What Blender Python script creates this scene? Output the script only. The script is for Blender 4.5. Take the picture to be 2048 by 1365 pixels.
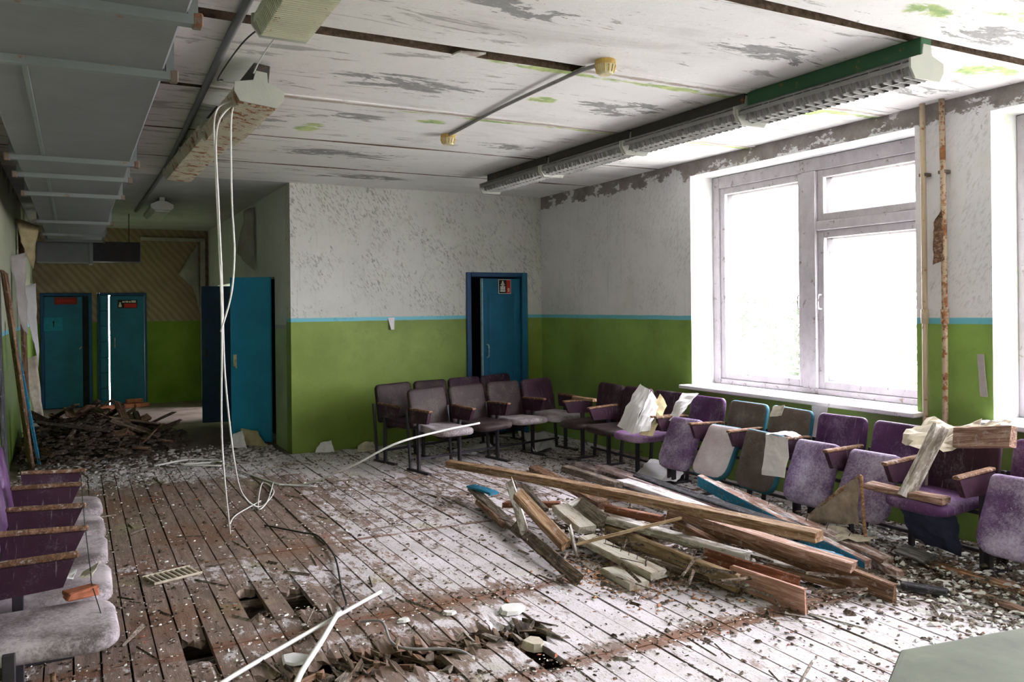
import bpy, bmesh, math, random
from mathutils import Vector, Matrix, Euler, noise as mnoise

for _o in list(bpy.data.objects):
    bpy.data.objects.remove(_o, do_unlink=True)
scene = bpy.context.scene
COL = scene.collection
R = math.radians

# ---------------------------------------------------------------- camera
YAW, ROLL = .4902, -.0103
_fw = Vector((math.sin(YAW), math.cos(YAW), 0)); _r0 = Vector((math.cos(YAW), -math.sin(YAW), 0)); _u0 = Vector((0, 0, 1))
_rt = math.cos(ROLL)*_r0 + math.sin(ROLL)*_u0; _up = math.cos(ROLL)*_u0 - math.sin(ROLL)*_r0
cam_data = bpy.data.cameras.new('camera'); cam = bpy.data.objects.new('camera', cam_data); COL.objects.link(cam)
cam.matrix_world = Matrix(((_rt.x, _up.x, -_fw.x, 0), (_rt.y, _up.y, -_fw.y, 0), (_rt.z, _up.z, -_fw.z, 1.613), (0, 0, 0, 1)))
cam_data.sensor_width = 36; cam_data.sensor_fit = 'HORIZONTAL'
cam_data.lens = 1638.4/2048*36
cam_data.shift_y = -(682.5-612.1)/2048
cam_data.clip_start = .05; cam_data.clip_end = 200
scene.camera = cam

# ---------------------------------------------------------------- light
world = bpy.data.worlds.new('overcast_sky'); scene.world = world; world.use_nodes = True
_bg = world.node_tree.nodes['Background']; _bg.inputs[0].default_value = (.965, .945, 1.0, 1); _bg.inputs[1].default_value = 14.0
vs = scene.view_settings
vs.view_transform = 'Standard'; vs.look = 'None'; vs.gamma = 1; vs.use_curve_mapping = False; vs.exposure = 1.38

def portal(name, loc, rot, sx, sy):                       # sampling aid over a window hole: emits nothing itself
    l = bpy.data.lights.new(name, 'AREA'); l.shape = 'RECTANGLE'; l.size = sx; l.size_y = sy
    l.cycles.is_portal = True
    o = bpy.data.objects.new(name, l); COL.objects.link(o); o.location = loc; o.rotation_euler = rot
    return o
portal('window_portal', (5.78, 5.01, 1.85), (0, R(90), 0), 2.1, 2.5)
portal('window_portal', (5.78, 2.04, 1.85), (0, R(90), 0), 2.1, 2.5)
portal('window_portal', (5.78, -.94, 1.85), (0, R(90), 0), 2.1, 2.5)
portal('window_portal', (4.2, 13.6, 1.5), (0, R(90), 0), 1.6, 1.6)

# ---------------------------------------------------------------- tagging
def tag(o, label=None, cat=None, group=None, kind=None):
    if label: o['label'] = label
    if cat: o['category'] = cat
    if group: o['group'] = group
    if kind: o['kind'] = kind
    return o

# ---------------------------------------------------------------- mesh builder
class MB:
    def __init__(s): s.v = []; s.f = []; s.m = []
    def add(s, vs, fs, mi=0):
        n = len(s.v); s.v += [tuple(v) for v in vs]
        for f in fs: s.f.append(tuple(i+n for i in f)); s.m.append(mi)
        return s
    def box(s, x0, x1, y0, y1, z0, z1, mi=0):
        return s.add([(x0,y0,z0),(x1,y0,z0),(x1,y1,z0),(x0,y1,z0),(x0,y0,z1),(x1,y0,z1),(x1,y1,z1),(x0,y1,z1)],
                     [(3,2,1,0),(4,5,6,7),(0,1,5,4),(1,2,6,5),(2,3,7,6),(3,0,4,7)], mi)
    def cbox(s, x0, x1, y0, y1, z0, z1, c=.006, mi=0):     # box with all edges chamfered
        vs = []; idx = {}
        X = (x0, x1); Y = (y0, y1); Z = (z0, z1)
        for i in (0,1):
            for j in (0,1):
                for k in (0,1):
                    sx = c if i == 0 else -c; sy = c if j == 0 else -c; sz = c if k == 0 else -c
                    idx[(i,j,k,0)] = len(vs); vs.append((X[i], Y[j]+sy, Z[k]+sz))
                    idx[(i,j,k,1)] = len(vs); vs.append((X[i]+sx, Y[j], Z[k]+sz))
                    idx[(i,j,k,2)] = len(vs); vs.append((X[i]+sx, Y[j]+sy, Z[k]))
        fs = []
        for i in (0,1):
            q = [idx[(i,0,0,0)], idx[(i,1,0,0)], idx[(i,1,1,0)], idx[(i,0,1,0)]]; fs.append(q if i else q[::-1])
            q = [idx[(0,i,0,1)], idx[(0,i,1,1)], idx[(1,i,1,1)], idx[(1,i,0,1)]]; fs.append(q if i else q[::-1])
            q = [idx[(0,0,i,2)], idx[(1,0,i,2)], idx[(1,1,i,2)], idx[(0,1,i,2)]]; fs.append(q if i else q[::-1])
        for a in (0,1):
            for b in (0,1):
                fs.append([idx[(0,a,b,1)], idx[(0,a,b,2)], idx[(1,a,b,2)], idx[(1,a,b,1)]])
                fs.append([idx[(a,0,b,0)], idx[(a,0,b,2)], idx[(a,1,b,2)], idx[(a,1,b,0)]])
                fs.append([idx[(a,b,0,0)], idx[(a,b,0,1)], idx[(a,b,1,1)], idx[(a,b,1,0)]])
                for d in (0,1): fs.append([idx[(a,b,d,0)], idx[(a,b,d,1)], idx[(a,b,d,2)]])
        return s.add(vs, fs, mi)
    def prism(s, outline, h0, h1, axis='z', mi=0, mside=None):
        n = len(outline); t = {'z': lambda a,b,h:(a,b,h), 'y': lambda a,b,h:(a,h,b), 'x': lambda a,b,h:(h,a,b)}[axis]
        s.add([t(a,b,h0) for a,b in outline]+[t(a,b,h1) for a,b in outline], [list(range(n))[::-1], [i+n for i in range(n)]], mi)
        k = len(s.v)-2*n
        for i in range(n):
            j = (i+1) % n; s.f.append((k+i, k+j, k+n+j, k+n+i)); s.m.append(mi if mside is None else mside)
        return s
    def tube(s, pts, r, seg=8, mi=0, cap=True, rfun=None):
        pts = [Vector(p) for p in pts]; n0 = len(s.v); N = len(pts); ref = Vector((0,0,1))
        for i, p in enumerate(pts):
            d = (pts[min(i+1, N-1)]-pts[max(i-1, 0)]).normalized()
            a = d.cross(ref)
            if a.length < .05: a = d.cross(Vector((1,0,0)))
            a.normalize(); b = d.cross(a)
            rr = r if rfun is None else rfun(i/(N-1))
            for k in range(seg):
                t = 2*math.pi*k/seg; q = p + (a*math.cos(t)+b*math.sin(t))*rr; s.v.append(tuple(q))
        for i in range(N-1):
            for k in range(seg):
                l = (k+1) % seg
                s.f.append((n0+i*seg+k, n0+i*seg+l, n0+(i+1)*seg+l, n0+(i+1)*seg+k)); s.m.append(mi)
        if cap:
            s.f.append(tuple(n0+k for k in range(seg))[::-1]); s.m.append(mi)
            s.f.append(tuple(n0+(N-1)*seg+k for k in range(seg))); s.m.append(mi)
        return s
    def slab(s, outline, t, bev, axis='z', mi=0, medge=None, bulge=0):   # padded slab: outline in 2D, thickness t centred on 0, rounded edges
        n = len(outline); cx = sum(p[0] for p in outline)/n; cy = sum(p[1] for p in outline)/n
        def ring(ins, h):
            out = []
            for a, b in outline:
                d = math.hypot(a-cx, b-cy); k = max(0, 1-ins/d); out.append((cx+(a-cx)*k, cy+(b-cy)*k, h))
            return out
        rings = [ring(bev*6, -t/2-bulge*.9), ring(bev*2.2, -t/2-bulge*.6), ring(bev*.8, -t/2+bev*.15), ring(0, -t/2+bev), ring(0, t/2-bev), ring(bev*.8, t/2-bev*.15), ring(bev*2.2, t/2+bulge*.6), ring(bev*6, t/2+bulge*.9)]
        tf = {'z': lambda p:p, 'y': lambda p:(p[0], p[2], p[1])}[axis]
        n0 = len(s.v)
        for r_ in rings: s.v += [tf(p) for p in r_]
        flip = axis == 'y'
        def F(f, m):
            s.f.append(tuple(f[::-1]) if flip else tuple(f)); s.m.append(m)
        F([n0+i for i in range(n)][::-1], mi); F([n0+7*n+i for i in range(n)], mi)
        for q in range(7):
            for i in range(n):
                j = (i+1) % n
                F([n0+q*n+i, n0+q*n+j, n0+(q+1)*n+j, n0+(q+1)*n+i], (medge if (medge is not None and q in (2,3,4)) else mi))
        return s
    def patch(s, c00, c10, c11, c01, nu=8, nv=8, amp=.02, freq=8, seed=0, th=.002, sag=0, mi=0):   # crumpled sheet with thickness
        c00, c10, c11, c01 = map(Vector, (c00, c10, c11, c01)); nrm = (c10-c00).cross(c01-c00)
        if nrm.length < 1e-6: nrm = Vector((0,0,1))
        nrm.normalize(); n0 = len(s.v); sv = Vector((seed*7.3, seed*3.1, seed*1.7))
        for side in (0, 1):
            for j in range(nv+1):
                for i in range(nu+1):
                    u, v = i/nu, j/nv
                    p = (c00*(1-u)+c10*u)*(1-v)+(c01*(1-u)+c11*u)*v
                    d = amp*(mnoise.noise(p*freq+sv)+.6*abs(mnoise.noise(p*freq*2.3+sv)))
                    e = min(u, 1-u, v, 1-v)
                    if e == 0:
                        w = mnoise.noise_vector(p*freq*2+sv)*amp*.4; p = p+w
                    p = p+nrm*(d+(th if side else 0)); p.z -= sag*4*u*(1-u)
                    s.v.append(tuple(p))
        W = nu+1; T = W*(nv+1)
        for j in range(nv):
            for i in range(nu):
                a = n0+j*W+i; s.f.append((a, a+W, a+W+1, a+1)); s.m.append(mi)
                a += T; s.f.append((a, a+1, a+W+1, a+W)); s.m.append(mi)
        per = [(i, 0) for i in range(nu)]+[(nu, j) for j in range(nv)]+[(i, nv) for i in range(nu, 0, -1)]+[(0, j) for j in range(nv, 0, -1)]
        for k in range(len(per)):
            a = per[k]; b = per[(k+1) % len(per)]; A = n0+a[1]*W+a[0]; B = n0+b[1]*W+b[0]
            s.f.append((A, B, B+T, A+T)); s.m.append(mi)
        return s
    def rot(s, M):
        s.v = [tuple(M @ Vector(v)) for v in s.v]; return s
    def mesh(s, name, mats, smooth=False):
        me = bpy.data.meshes.new(name); me.from_pydata(s.v, [], s.f)
        for m in (mats if isinstance(mats, (list, tuple)) else [mats]): me.materials.append(m)
        if any(s.m): me.polygons.foreach_set('material_index', s.m)
        if smooth: me.polygons.foreach_set('use_smooth', [True]*len(me.polygons))
        me.update(); return me
    def build(s, name, mats, parent=None, smooth=False, loc=None, rot=None):
        return place(name, s.mesh(name, mats, smooth), parent, loc, rot)
def place(name, me, parent=None, loc=None, rot=None):
    o = bpy.data.objects.new(name, me); COL.objects.link(o)
    if parent: o.parent = parent
    if loc is not None: o.location = loc
    if rot is not None: o.rotation_euler = rot
    return o
def empty(name, loc=(0,0,0), rz=0, parent=None):
    o = bpy.data.objects.new(name, None); COL.objects.link(o); o.location = loc; o.rotation_euler = (0,0,rz); o.empty_display_size = .1
    if parent: o.parent = parent
    return o
def rrect(x0, x1, y0, y1, r, seg=5, r2=None):              # rounded rectangle, r for the y1 corners, r2 for the y0 corners
    r2 = r if r2 is None else r2; out = []
    for cx, cy, a, rr in ((x1-r, y1-r, 0, r), (x0+r, y1-r, 90, r), (x0+r2, y0+r2, 180, r2), (x1-r2, y0+r2, 270, r2)):
        for k in range(seg+1):
            t = R(a+90*k/seg); out.append((cx+rr*math.cos(t), cy+rr*math.sin(t)))
    return out
def curve_pts(ctrl, n=8):                                  # Catmull-Rom through control points
    P = [Vector(p) for p in ctrl]; P = [P[0]*2-P[1]]+P+[P[-1]*2-P[-2]]; out = []
    for i in range(1, len(P)-2):
        for k in range(n):
            t = k/n; a, b, c, d = P[i-1], P[i], P[i+1], P[i+2]
            out.append(.5*((2*b)+(c-a)*t+(2*a-5*b+4*c-d)*t*t+(3*b-a-3*c+d)*t**3))
    out.append(P[-2]); return out

# ---------------------------------------------------------------- material kit
class M:
    def __init__(s, name, rough=.8, spec=.3):
        s.mat = bpy.data.materials.new(name); s.mat.use_nodes = True; s.nt = s.mat.node_tree; s.nt.nodes.clear()
        s.b = s.n('ShaderNodeBsdfPrincipled'); s.o = s.n('ShaderNodeOutputMaterial'); s.nt.links.new(s.b.outputs[0], s.o.inputs[0])
        s.b.inputs['Roughness'].default_value = rough; s.b.inputs['Specular IOR Level'].default_value = spec
        s.geo = s.n('ShaderNodeNewGeometry').outputs['Position']; s._obj = None
    def n(s, t): return s.nt.nodes.new(t)
    def obj(s):
        if s._obj is None: s._obj = s.n('ShaderNodeTexCoord').outputs['Object']
        return s._obj
    def put(s, sock, v):
        if isinstance(v, (int, float)): sock.default_value = v
        elif isinstance(v, (tuple, list)): sock.default_value = (*v, 1) if len(v) == 3 and sock.type == 'RGBA' else v
        else: s.nt.links.new(v, sock)
    def map(s, vec, scale=(1,1,1), rot=(0,0,0), loc=(0,0,0)):
        m = s.n('ShaderNodeMapping'); s.put(m.inputs[0], vec); m.inputs[1].default_value = loc; m.inputs[2].default_value = rot; m.inputs[3].default_value = scale
        return m.outputs[0]
    def noise(s, scale, detail=5, rough=.6, vec=None, dist=0):
        n = s.n('ShaderNodeTexNoise'); s.put(n.inputs['Vector'], vec if vec is not None else s.geo)
        n.inputs['Scale'].default_value = scale; n.inputs['Detail'].default_value = detail; n.inputs['Roughness'].default_value = rough; n.inputs['Distortion'].default_value = dist
        return n.outputs['Fac']
    def vor(s, scale, vec=None, feat='F1', out='Distance'):
        n = s.n('ShaderNodeTexVoronoi'); n.feature = feat; s.put(n.inputs['Vector'], vec if vec is not None else s.geo); n.inputs['Scale'].default_value = scale
        return n.outputs[out]
    def step(s, f, lo, hi):
        n = s.n('ShaderNodeMapRange'); n.interpolation_type = 'SMOOTHSTEP'; s.put(n.inputs[0], f); n.inputs[1].default_value = lo; n.inputs[2].default_value = hi
        return n.outputs[0]
    def math(s, op, a, b=0, clamp=False):
        n = s.n('ShaderNodeMath'); n.operation = op; n.use_clamp = clamp; s.put(n.inputs[0], a); s.put(n.inputs[1], b); return n.outputs[0]
    def mul(s, a, b): return s.math('MULTIPLY', a, b)
    def sep(s, vec=None):
        n = s.n('ShaderNodeSeparateXYZ'); s.put(n.inputs[0], vec if vec is not None else s.geo); return n.outputs
    def ramp(s, f, stops):
        n = s.n('ShaderNodeValToRGB'); s.put(n.inputs[0], f); e = n.color_ramp.elements
        while len(e) < len(stops): e.new(.5)
        for k, (p, c) in enumerate(stops): e[k].position = p; e[k].color = (*c, 1)
        return n.outputs[0]
    def mix(s, f, a, b, mode='MIX'):
        n = s.n('ShaderNodeMix'); n.data_type = 'RGBA'; n.blend_type = mode; s.put(n.inputs[0], f); s.put(n.inputs[6], a); s.put(n.inputs[7], b); return n.outputs[2]
    def rnd(s): return s.n('ShaderNodeObjectInfo').outputs['Random']
    def col(s, c): s.put(s.b.inputs['Base Color'], c); return s
    def bump(s, h, strength=.3, dist=.01):
        n = s.n('ShaderNodeBump'); n.inputs['Strength'].default_value = strength; n.inputs['Distance'].default_value = dist; s.put(n.inputs['Height'], h); s.nt.links.new(n.outputs[0], s.b.inputs['Normal']); return s
MT = {}
def plain(name, c, rough=.7, spec=.3, metal=0, var=.25, scale=14):
    m = M(name, rough, spec); v = m.obj(); f = m.noise(scale, 5, .65, v)
    m.col(m.ramp(f, [(.3, tuple(x*(1-var) for x in c)), (.7, tuple(min(1, x*(1+var*.6)) for x in c))])); m.b.inputs['Metallic'].default_value = metal
    m.bump(f, .2, .004); MT[name] = m.mat; return m.mat

# --- ceiling whitewash: grey mould streaks, brown damp, green algae near the joints
m = M('ceiling_whitewash', .95, .1)
n1 = m.noise(1.1, 8, .66, m.map(m.geo, (.6, 1.9, 1)), .8); n2 = m.noise(2.6, 8, .74, m.map(m.geo, (.55, 2.4, 1), loc=(3,8,0)), 1.0); fine = m.noise(38, 5, .7, m.map(m.geo, (.7, 1.5, 1))); sp = m.noise(15, 6, .75, m.map(m.geo, (.7, 1.7, 1)))
xyz = m.sep()
c = m.ramp(m.noise(.8, 4), [(.3, (.76, .75, .75)), (.7, (.87, .86, .87))])
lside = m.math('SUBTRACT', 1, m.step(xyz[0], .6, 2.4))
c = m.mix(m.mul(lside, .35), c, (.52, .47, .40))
c = m.mix(m.mul(m.step(n1, .53, .70), .5), c, (.50, .47, .46))
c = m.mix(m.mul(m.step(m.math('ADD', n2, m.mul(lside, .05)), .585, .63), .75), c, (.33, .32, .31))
def blot(x, y, rx, ry):
    v = m.map(m.geo, (1/rx, 1/ry, 0), loc=(-x/rx, -y/ry, 0)); q = m.n('ShaderNodeVectorMath'); q.operation = 'LENGTH'; m.put(q.inputs[0], v); return m.math('SUBTRACT', 1, m.step(q.outputs['Value'], .15, 1.35))
bl = None
for a_ in ((1.85, 4.80, .75, .30), (3.45, 4.75, .55, .28), (2.1, 7.25, .9, .35), (1.9, 3.35, .5, .18), (1.85, 5.8, .35, .2), (4.2, 2.6, .5, .2), (4.3, 7.0, .6, .4), (2.8, 8.4, .8, .3), (1.2, 6.1, .5, .2), (3.4, 3.3, .6, .2), (4.9, 3.45, .45, .25), (3.3, 6.3, .5, .2)):
    t = blot(*a_); bl = t if bl is None else m.math('MAXIMUM', bl, t)
warp = m.mul(m.math('SUBTRACT', m.noise(3.2, 8, .7, m.map(m.geo, (.6, 1.7, 1), loc=(1, 4, 0)), 1.2), .5), 3.2)
blm = m.mul(m.step(m.math('ADD', bl, warp), .55, 1.0), m.step(bl, 0, .25))
c = m.mix(m.mul(m.step(m.mul(blm, m.math('ADD', m.mul(sp, .75), m.mul(fine, .55))), .38, .62), .85), c, (.24, .24, .245))
c = m.mix(m.mul(m.step(m.math('ADD', sp, m.mul(bl, .06)), .645, .68), .75), c, (.17, .16, .155))
c = m.mix(m.mul(m.step(m.noise(5, 7, .75, m.map(m.geo, (.3, 3.4, 1), loc=(1,2,0))), .63, .66), .7), c, (.26, .19, .14))
def near(y0, w): return m.math('SUBTRACT', 1, m.step(m.math('ABSOLUTE', m.math('SUBTRACT', xyz[1], y0)), 0, w))
jd = None
for y0 in (2.80, 4.05, 5.40, 6.72, 8.0): t = near(y0, .07); jd = t if jd is None else m.math('MAXIMUM', jd, t)
c = m.mix(m.mul(m.step(m.mul(jd, m.noise(5, 6, .7)), .28, .46), .7), c, (.30, .22, .17))
alg = m.math('MAXIMUM', m.mul(m.math('MAXIMUM', near(4.14, .16), near(5.47, .13)), m.step(xyz[0], 1.5, 2.2)), m.mul(m.step(xyz[0], 2.9, 4.2), m.mul(m.math('SUBTRACT', 1, m.step(xyz[1], 2.35, 2.8)), .9)))
for a_ in ((2.8, 4.78, .22, .16), (2.37, 5.68, .25, .14), (1.6, 6.3, .2, .4), (3.6, 2.5, .3, .15), (4.6, 4.2, .4, .25), (4.9, 3.0, .5, .25)): alg = m.math('MAXIMUM', alg, blot(*a_))
alg = m.step(m.mul(alg, m.noise(5.5, 6, .7, m.map(m.geo, (.7, 1.5, 1)), .4)), .38, .50)
c = m.mix(m.mul(alg, .8), c, m.ramp(m.noise(9, 4), [(.35, (.16, .32, .06)), (.65, (.55, .66, .18))]))
m.col(c).bump(m.math('ADD', m.math('ADD', n2, m.mul(sp, .6)), m.mul(fine, .3)), .6, .014); MT['ceiling'] = m.mat

m = M('joint_mortar', .95, .1); f = m.noise(26, 6, .7)
m.col(m.ramp(f, [(.3, (.05, .035, .025)), (.6, (.16, .11, .08)), (.8, (.32, .26, .2))])).bump(f, .8, .02); MT['mortar'] = m.mat

m = M('corridor_ceiling', .95, .1); f = m.noise(2.2, 6, .6)
m.col(m.ramp(f, [(.3, (.42, .42, .44)), (.7, (.56, .56, .58))])); MT['ceil_corr'] = m.mat

# --- walls: white above, bright blue line, green oil paint below
def wall_mat(name, zs, white, green, scratch=0, damp=0, stripe=(.16, .50, .62), axis_rot=(0, .6, 0), chip=.5, green2=None, seed=0, rotx=False):
    m = M(name, .7, .3); xyz = m.sep(); z = xyz[2]
    off = (seed*3.7, seed*1.9, seed*.7)
    big = m.noise(1.1, 6, .62, m.map(m.geo, loc=off)); mid = m.noise(5.5, 7, .7, m.map(m.geo, loc=off)); fine = m.noise(42, 4, .65)
    w = m.ramp(big, [(.32, tuple(x*.86 for x in white)), (.68, white)])
    w = m.mix(m.mul(m.step(mid, .56, .72), .35), w, tuple(x*.62 for x in white))
    if scratch:
        sv = m.map(m.map(m.geo, (1, 1, 1), (R(-32) if rotx else 0, 0 if rotx else R(32), 0)), (22, 22, 7))
        sc = m.noise(2.6, 6, .72, sv, .4)
        zone = m.step(m.noise(1.7, 6, .65, m.map(m.geo, loc=(2+seed, 5, 1))), .42, .58)
        w = m.mix(m.mul(m.mul(m.step(sc, .51, .60), zone), scratch*.8), w, (.20, .195, .175))
        w = m.mix(m.mul(m.step(m.noise(13, 7, .78, m.map(m.geo, (1, 1, .6), loc=off)), .62, .67), .85*min(1, scratch+.2)), w, (.2, .19, .17))
        w = m.mix(m.mul(m.step(m.noise(1.9, 4, .6, m.map(m.geo, loc=(9, 2, 4))), .56, .7), .16), w, (.5, .52, .36))
    drip = m.noise(3.0, 5, .65, m.map(m.geo, (9, 9, .45), loc=off))
    w = m.mix(m.mul(m.step(drip, .56, .72), .28), w, (.36, .34, .33))
    if damp:
        d = m.math('ADD', m.mul(m.step(z, 2.45, 3.0), .5), m.mul(m.noise(3.4, 8, .72, m.map(m.geo, (1, 1, 1.8), loc=off)), .62))
        w = m.mix(m.mul(m.step(d,   .84-.1*damp, .86-.1*damp), .9), w, m.ramp(mid, [(.35, (.15, .12, .11)), (.7, (.31, .27, .26))]))
    g2 = green2 or tuple(x*.62 for x in green)
    g = m.ramp(m.noise(1.6, 6, .6, m.map(m.geo, loc=off)), [(.32, g2), (.66, green)])
    g = m.mix(m.mul(m.step(mid, .56, .70), .45), g, tuple(x*.55 for x in green))
    g = m.mix(m.mul(m.step(m.math('ADD', m.mul(m.noise(2.2, 5, .6, m.map(m.geo, (1, 1, 2), loc=off)), .3), m.math('SUBTRACT', 1.15, z)), .0, .5), .35), g, g2)
    g = m.mix(m.mul(m.step(m.noise(13, 7, .75, m.map(m.geo, loc=off)), .70, .74), chip), g, (.48, .46, .40))
    edge = m.mul(m.math('SUBTRACT', m.noise(3.5, 3, .5), .5), .012)
    zz = m.math('ADD', z, edge)
    lw = m.step(zz, zs-.004, zs+.004); ls = m.step(zz, zs-.045, zs-.040)
    stripe_c = m.mix(m.mul(m.step(m.noise(20, 5, .7), .58, .66), .5), stripe, tuple(x*.6 for x in stripe))
    c = m.mix(ls, g, stripe_c); c = m.mix(lw, c, w)
    m.col(c)
    m.put(m.b.inputs['Roughness'], m.math('ADD', m.mul(lw, .4), .48))
    m.bump(m.math('ADD', m.mul(mid, .7), m.mul(fine, .25)), .4, .012); MT[name] = m.mat
    return m.mat
wall_mat('wall_back_paint', 1.50, (.66, .66, .63), (.235, .33, .065), .9, 0, green2=(.15, .22, .03), seed=1)
wall_mat('wall_right_paint', 1.50, (.82, .80, .84), (.28, .44, .10), .35, 1.0, seed=2, rotx=True)
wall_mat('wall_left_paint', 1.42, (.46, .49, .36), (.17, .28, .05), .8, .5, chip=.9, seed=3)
wall_mat('wall_corridor_paint', 1.42, (.70, .70, .70), (.50, .62, .36), .3, 0, stripe=(.42, .40, .46), seed=4)
wall_mat('wall_plain_paint', 1.50, (.70, .70, .68), (.23, .35, .08), .3, 0, seed=5)
m = M('white_reveal_plaster', .9, .2); f = m.noise(4, 7, .7)
c = m.ramp(f, [(.3, (.66, .66, .66)), (.7, (.84, .84, .84))]); x_ = m.sep()
c = m.mix(m.mul(m.mul(m.step(m.noise(3, 6, .7, m.map(m.geo, loc=(4,4,4))), .48, .62), m.math('SUBTRACT', 1, m.step(x_[1], 3.0, 3.6))), .55), c, (.52, .66, .24))
m.col(c).bump(m.noise(18, 5, .7), .3, .008); MT['reveal'] = m.mat

# --- wallpaper of the corridor end, with green dado below
m = M('diagonal_wallpaper', .85, .2); x_ = m.sep()
w = m.n('ShaderNodeTexWave'); w.bands_direction = 'X'; m.put(w.inputs[0], m.map(m.geo, (1,1,1), (0, R(40), 0))); w.inputs['Scale'].default_value = 3.2; w.inputs['Distortion'].default_value = 3; w.inputs['Detail'].default_value = 3
paper = m.mix(m.mul(w.outputs['Fac'], .75), (.36, .27, .20), (.23, .16, .115)); paper = m.mix(m.mul(m.step(m.noise(2, 6), .5, .7), .5), paper, (.20, .14, .10))
gd = m.ramp(m.noise(1.5, 5), [(.3, (.10, .17, .02)), (.7, (.20, .30, .05))])
m.col(m.mix(m.step(x_[2], 1.405, 1.415), gd, paper)); MT['wallpaper'] = m.mat

# --- floorboards: worn off-white paint over brown wood
m = M('floorboard_paint', .75, .3); x_ = m.sep(); rn = m.rnd()
gr = m.noise(5, 8, .72, m.map(m.geo, (5.5, .8, 1)), .5); chipn = m.noise(9, 8, .75, m.map(m.geo, (1.8, .8, 1)), .3); big = m.noise(.75, 4, .55); fine = m.noise(60, 4, .7, m.map(m.geo, (2.2, .7, 1)))
wood = m.ramp(gr, [(.25, (.07, .045, .034)), (.5, (.19, .125, .09)), (.75, (.37, .28, .23))])
wood = m.mix(m.mul(m.step(m.noise(1.7, 5, .6, m.map(m.geo, loc=(5, 1, 0))), .55, .70), .55), wood, (.25, .09, .035))
pnt = m.ramp(m.noise(2.6, 7, .7), [(.28, (.48, .45, .44)), (.7, (.74, .685, .745))])
left = m.math('SUBTRACT', 1, m.step(m.math('ADD', x_[0], m.mul(m.math('SUBTRACT', x_[1], 5), -.12)), .7, 2.3))
far = m.mul(m.step(x_[1], 5.2, 6.4), m.math('SUBTRACT', 1, m.step(x_[1], 7.4, 8.3)))
def fblot(x, y, rx, ry):
    q = m.n('ShaderNodeVectorMath'); q.operation = 'LENGTH'; m.put(q.inputs[0], m.map(m.geo, (1/rx, 1/ry, 0), loc=(-x/rx, -y/ry, 0))); return m.math('SUBTRACT', 1, m.step(q.outputs['Value'], .2, 1.2))
def band(y0, w): return m.math('SUBTRACT', 1, m.step(m.math('ABSOLUTE', m.math('SUBTRACT', x_[1], y0)), w*.3, w))
st = None
for a_ in ((.75, 6.3, .7, .7), (1.3, 5.5, .35, .4), (.5, 4.6, .8, .5), (1.5, 4.1, .9, .22), (3.0, 3.15, 1.6, .14), (4.6, 3.1, .7, .9), (1.2, 3.6, .9, .3), (.3, 7.6, .7, .8)): t = fblot(*a_); st = t if st is None else m.math('MAXIMUM', st, t)
clean = m.mul(m.step(x_[1], 7.9, 8.5), .10)
wear = m.math('ADD', m.math('SUBTRACT', m.mul(st, .17), clean), 0)
wear = m.math('ADD', m.math('ADD', m.math('ADD', wear, m.mul(chipn, .72)), m.mul(gr, .22)), m.math('ADD', m.mul(left, .14), m.math('ADD', m.mul(m.math('SUBTRACT', big, .5), .35), m.math('ADD', m.mul(far, .07), m.mul(m.math('SUBTRACT', rn, .5), .06)))))
c = m.mix(m.mul(m.step(wear, .52, .585), .92), pnt, wood)
c = m.mix(m.mul(m.step(m.noise(2.0, 5, .65, m.map(m.geo, loc=(7, 3, 0))), .57, .72), .45), c, (.40, .38, .18))
fr = m.math('FRACT', m.math('DIVIDE', m.math('ADD', x_[0], .6), 5.9/51)); ed = m.step(m.math('ABSOLUTE', m.math('SUBTRACT', fr, .5)), .36, .5)
c = m.mix(m.mul(m.step(m.mul(ed, m.noise(7, 6, .7, m.map(m.geo, (1, .5, 1), loc=(2, 6, 0)))), .30, .5), .8), c, (.11, .075, .055))
seam = m.math('MAXIMUM', band(5.53, .05), m.math('MAXIMUM', band(4.1, .10), band(3.13, .10)))
c = m.mix(m.mul(m.step(m.mul(seam, m.noise(6, 6, .7)), .32, .5), .8), c, (.20, .095, .055))
c = m.mix(m.mul(m.step(m.mul(st, m.noise(3.1, 6, .7, m.map(m.geo, (1.3, .7, 1), loc=(8, 2, 0)))), .36, .5), .5), c, (.19, .085, .04))
c = m.mix(m.mul(m.step(fine, .54, .64), .55), c, (.12, .09, .075))
m.col(c).bump(m.math('ADD', m.mul(gr, .6), m.mul(fine, .5)), .55, .01); MT['floorboard'] = m.mat

m = M('subfloor_dirt', 1, .05); f = m.noise(18, 6, .7)
m.col(m.ramp(f, [(.3, (.02, .014, .010)), (.6, (.07, .045, .03)), (.8, (.14, .08, .05))])).bump(f, .8, .03); MT['dirt'] = m.mat
m = M('corridor_linoleum', .6, .4); f = m.noise(3, 6, .65)
m.col(m.ramp(f, [(.3, (.10, .075, .06)), (.7, (.26, .2, .18))])); MT['lino'] = m.mat

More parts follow.
